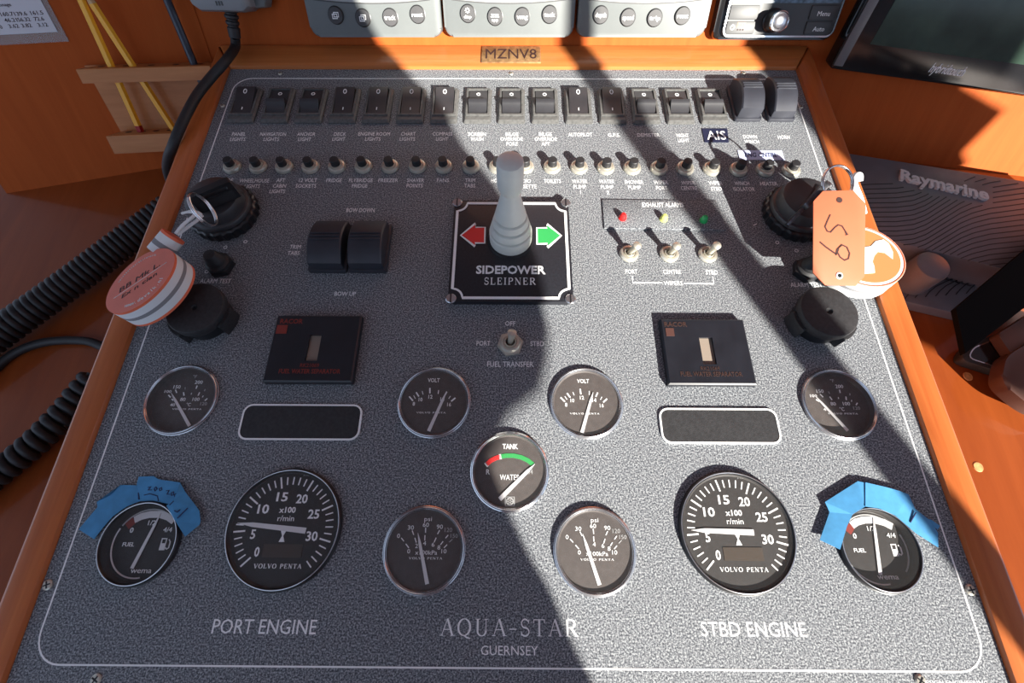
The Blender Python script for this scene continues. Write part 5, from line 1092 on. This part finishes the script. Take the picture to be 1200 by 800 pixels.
c = shelf_pt(40, 530, 0); o = Vector((c.x, c.y, -0.112))
t = thing('coiled_cable', 'black coiled cable with fat separate turns at the lower left edge', 'cable', c.x, c.y, -0.112, group='black coiled cables')
b = MB(); path = [shelf_pt(-50, 592, 0.0145) - o, shelf_pt(0, 553, 0.0145) - o, shelf_pt(42, 518, 0.0145) - o, shelf_pt(76, 483, 0.0145) - o, shelf_pt(90, 466, 0.0145) - o, shelf_pt(112, 440, 0.0145) - o]
helix(path, 0.0094, 0.0046, 0.0100, 'rubber', b, 8); b.tube(smooth_path(path, 6), 0.0078, 'rubber', 12); b.build('coil', t, 60)
c = shelf_pt(50, 397, 0); o = Vector((c.x, c.y, -0.112))
t = thing('thin_cable', 'thin plain black cable curving below the thick coiled cable', 'cable', c.x, c.y, -0.112)
b = MB(); b.tube(smooth_path([shelf_pt(*q, 0.005) - o for q in ((-30, 460), (8, 420), (48, 402), (95, 399), (120, 406), (150, 422), (172, 440))], 8), 0.0048, 'rubber', 10); b.build('sheath', t, 60)

# ------------------------------------------------------------------ right shelf: control unit, black case, brown case
ZT = -0.052; ZB = -0.086; ZD = -0.0993
A = [P(992, 181, ZT), P(1200, 212.5, ZT), P(1190, 320, ZT), P(1015, 278, ZT)]
exd = (A[1] - A[0]).normalized()
def ext(a, d, k): return a + d * k
bl_ = ext(A[0], exd, -0.06); br_ = ext(A[0], exd, 0.30); exf = (A[2] - A[3]).normalized(); fl_ = ext(A[3], exf, -0.05); fr_2 = ext(A[3], exf, 0.26)
du = thing('control_unit', 'slate grey control unit with wavy ribbed top lettered Raymarine on the right shelf', 'control unit', A[0].x, A[0].y, ZD)
def dl(q): return (q.x - A[0].x, q.y - A[0].y)
top = [dl(bl_), dl(br_), dl(fr_2), dl(fl_)]
xmin = RO + 0.004 - A[0].x
def clampx(p): return (max(p[0], xmin), p[1])
b = MB(); b.prism([clampx(q) for q in top], 0.0, ZT - ZD, 'device', 0.0015)
f0, f1 = P(1030, 352, ZB), P(1130, 351, ZB); ff = P(1060, 352, ZB)
dd = exf * 1.0; e0 = P(1045, 350.5, ZB); g0 = ext(e0, dd, -0.05); g1 = P(1128, 369, ZB); k1_ = P(1150, 318, ZB)
b.build('upper_case', du, 30)
b = MB(); b.prism([clampx(dl(q)) for q in (fl_, ext(A[3], exf, 0.145), g1, g0)], 0.0, ZB - ZD, 'device', 0.003); b.build('lower_case', du, 30)
b = MB()
def vt(u, p): return p[0][1] + (p[1][1] - p[0][1]) * (u - p[0][0]) / (p[1][0] - p[0][0])
def base(u):
    pts = [(1000, 239), (1020, 238), (1050, 237.5), (1070, 235), (1085, 229), (1105, 216), (1125, 203), (1140, 196), (1160, 190), (1200, 183), (1260, 180)]
    for (a, va), (c, vc) in zip(pts, pts[1:]):
        if a <= u <= c: return va + (vc - va) * (u - a) / (c - a)
    return 180
for k in range(-4, 24):
    run = []
    for i in range(60):
        u = 1004 + i * 4.2; v = base(u) + k * (5.4 + (u - 1004) * 0.004)
        ok = vt(u, ((992, 181), (1200, 212.5))) + 3 < v < vt(u, ((1015, 278), (1190, 320))) - 1.0 and not (1046 < u < 1162 and abs(v - vt(u, ((1052, 207), (1156, 229)))) < 11)
        if ok: run.append(dl(P(u, v, ZT)))
        if (not ok or i == 59) and run:
            if len(run) > 2: b.ribbon(run, 0.0010, ZT - ZD - 0.0002, ZT - ZD + 0.0003, 'groove')
            run = []
for k in range(7):
    run = [dl(P(u, 350 - k * 1.0 - j * 6.0 + 0, ZB)) for j, u in enumerate([1060 + k * 12 + a for a in (0, 5, 12, 24, 40)])]
    b.ribbon([(q[0], q[1]) for q in run], 0.0010, ZB - ZD - 0.0002, ZB - ZD + 0.0003, 'groove')
b.build('wave_ribs', du, 30)
ta, tb_ = P(1053, 206, ZT), P(1156, 230, ZT); tm = dl((ta + tb_) / 2)
b = MB(); b.text('Raymarine', tm[0], tm[1], 0.0165, 'lettergrey', w=(tb_ - ta).length, z=ZT - ZD, th=0.003, rot=math.atan2(tb_.y - ta.y, tb_.x - ta.x), bold=0.035); b.build('lettering', du, 0)
kq = P(1094, 310.5, ZB + 0.034)
b = MB(); mx = Matrix.Translation((kq.x - A[0].x, kq.y - A[0].y, ZB - ZD)); b.lathe([(0.0185, 0), (0.0180, 0.030), (0.0172, 0.0335), (0.0155, 0.0345), (0.0001, 0.0340)], 'device', 40, mx); b.build('knob', du, 35)
# black stand with its tray, brown case in front of it
o_ = P(1160, 420, -0.088); sk = thing('black_stand', 'black tilted stand with a glossy white rimmed tray on the right shelf', 'stand', o_.x, o_.y, ZD)
def kl_(u, v, h): q = P(u, v, h); return (q.x - o_.x, q.y - o_.y, h - ZD)
def rounded(pts, r, n=4):
    out = []
    m = len(pts)
    for i in range(m):
        p, a, c = Vector(pts[i][:2]), Vector(pts[i - 1][:2]), Vector(pts[(i + 1) % m][:2])
        d0, d1 = (a - p), (c - p); k = min(r, d0.length * 0.45, d1.length * 0.45); s0, s1 = p + d0.normalized() * k, p + d1.normalized() * k
        for j in range(n + 1):
            t_ = j / n; q = s0 * (1 - t_) ** 2 + p * (2 * t_ * (1 - t_)) + s1 * t_ ** 2; out.append((q.x, q.y))
    return out
tray = [kl_(*q, -0.088) for q in ((1124, 421), (1200, 445), (1250, 462), (1250, 385), (1215, 372), (1134, 404))]
b = MB(); b.prism(rounded(tray, 0.012), 0.0, 0.012, 'matblack', 0.003); tr_o = b.build('tray', sk, 30)
ins = [kl_(*q, -0.088) for q in ((1133, 420), (1200, 441), (1242, 455), (1242, 392), (1215, 379), (1139, 408))]
b = MB(); b.prism(rounded(ins, 0.009), 0.0115, 0.0124, 'plotter'); b.ribbon(rounded(ins, 0.009), 0.0012, 0.0115, 0.0130, 'chrome', closed=True); b.build('tray_insert', tr_o, 30, label='glossy black inset with white rim')
lidt = [kl_(1131, 414, -0.044), kl_(1215, 349, -0.044), kl_(1260, 314, -0.044), kl_(1260, 244, -0.030), kl_(1215, 281, -0.030), kl_(1120, 361, -0.030)]
b = MB(); b.hull([(q[0], q[1], q[2] - 0.006) for q in lidt], lidt, 'deadblack'); b.build('lid', sk, 30)
a_ = kl_(1238, 335, -0.050); b = MB(); b.box(a_[0] - 0.012, a_[0] + 0.012, a_[1] - 0.008, a_[1] + 0.0, 0.0115, 0.0515, 'matblack', 0.002); b.build('post', sk, 40)
q_ = P(1190, 440, -0.05); bc = thing('brown_case', 'dark brown rounded plastic case at the right edge, in front of the black stand', 'case', q_.x, q_.y, -0.0858)
def bl2(u, v, h): q = P(u, v, h); return (q.x - q_.x, q.y - q_.y)
b = MB(); b.prism(rounded([bl2(*q, -0.071) for q in ((1172, 448), (1178, 418), (1215, 395), (1260, 375), (1260, 500), (1205, 476))], 0.010), 0.0, 0.0160, 'brown', 0.005); b.build('shell', bc, 30)
b = MB(); b.prism(rounded([bl2(*q, -0.076) for q in ((1187, 420), (1168, 392), (1215, 362), (1240, 384))], 0.003), 0.0, 0.0110, 'brown', 0.002); b.build('clip', bc, 30)
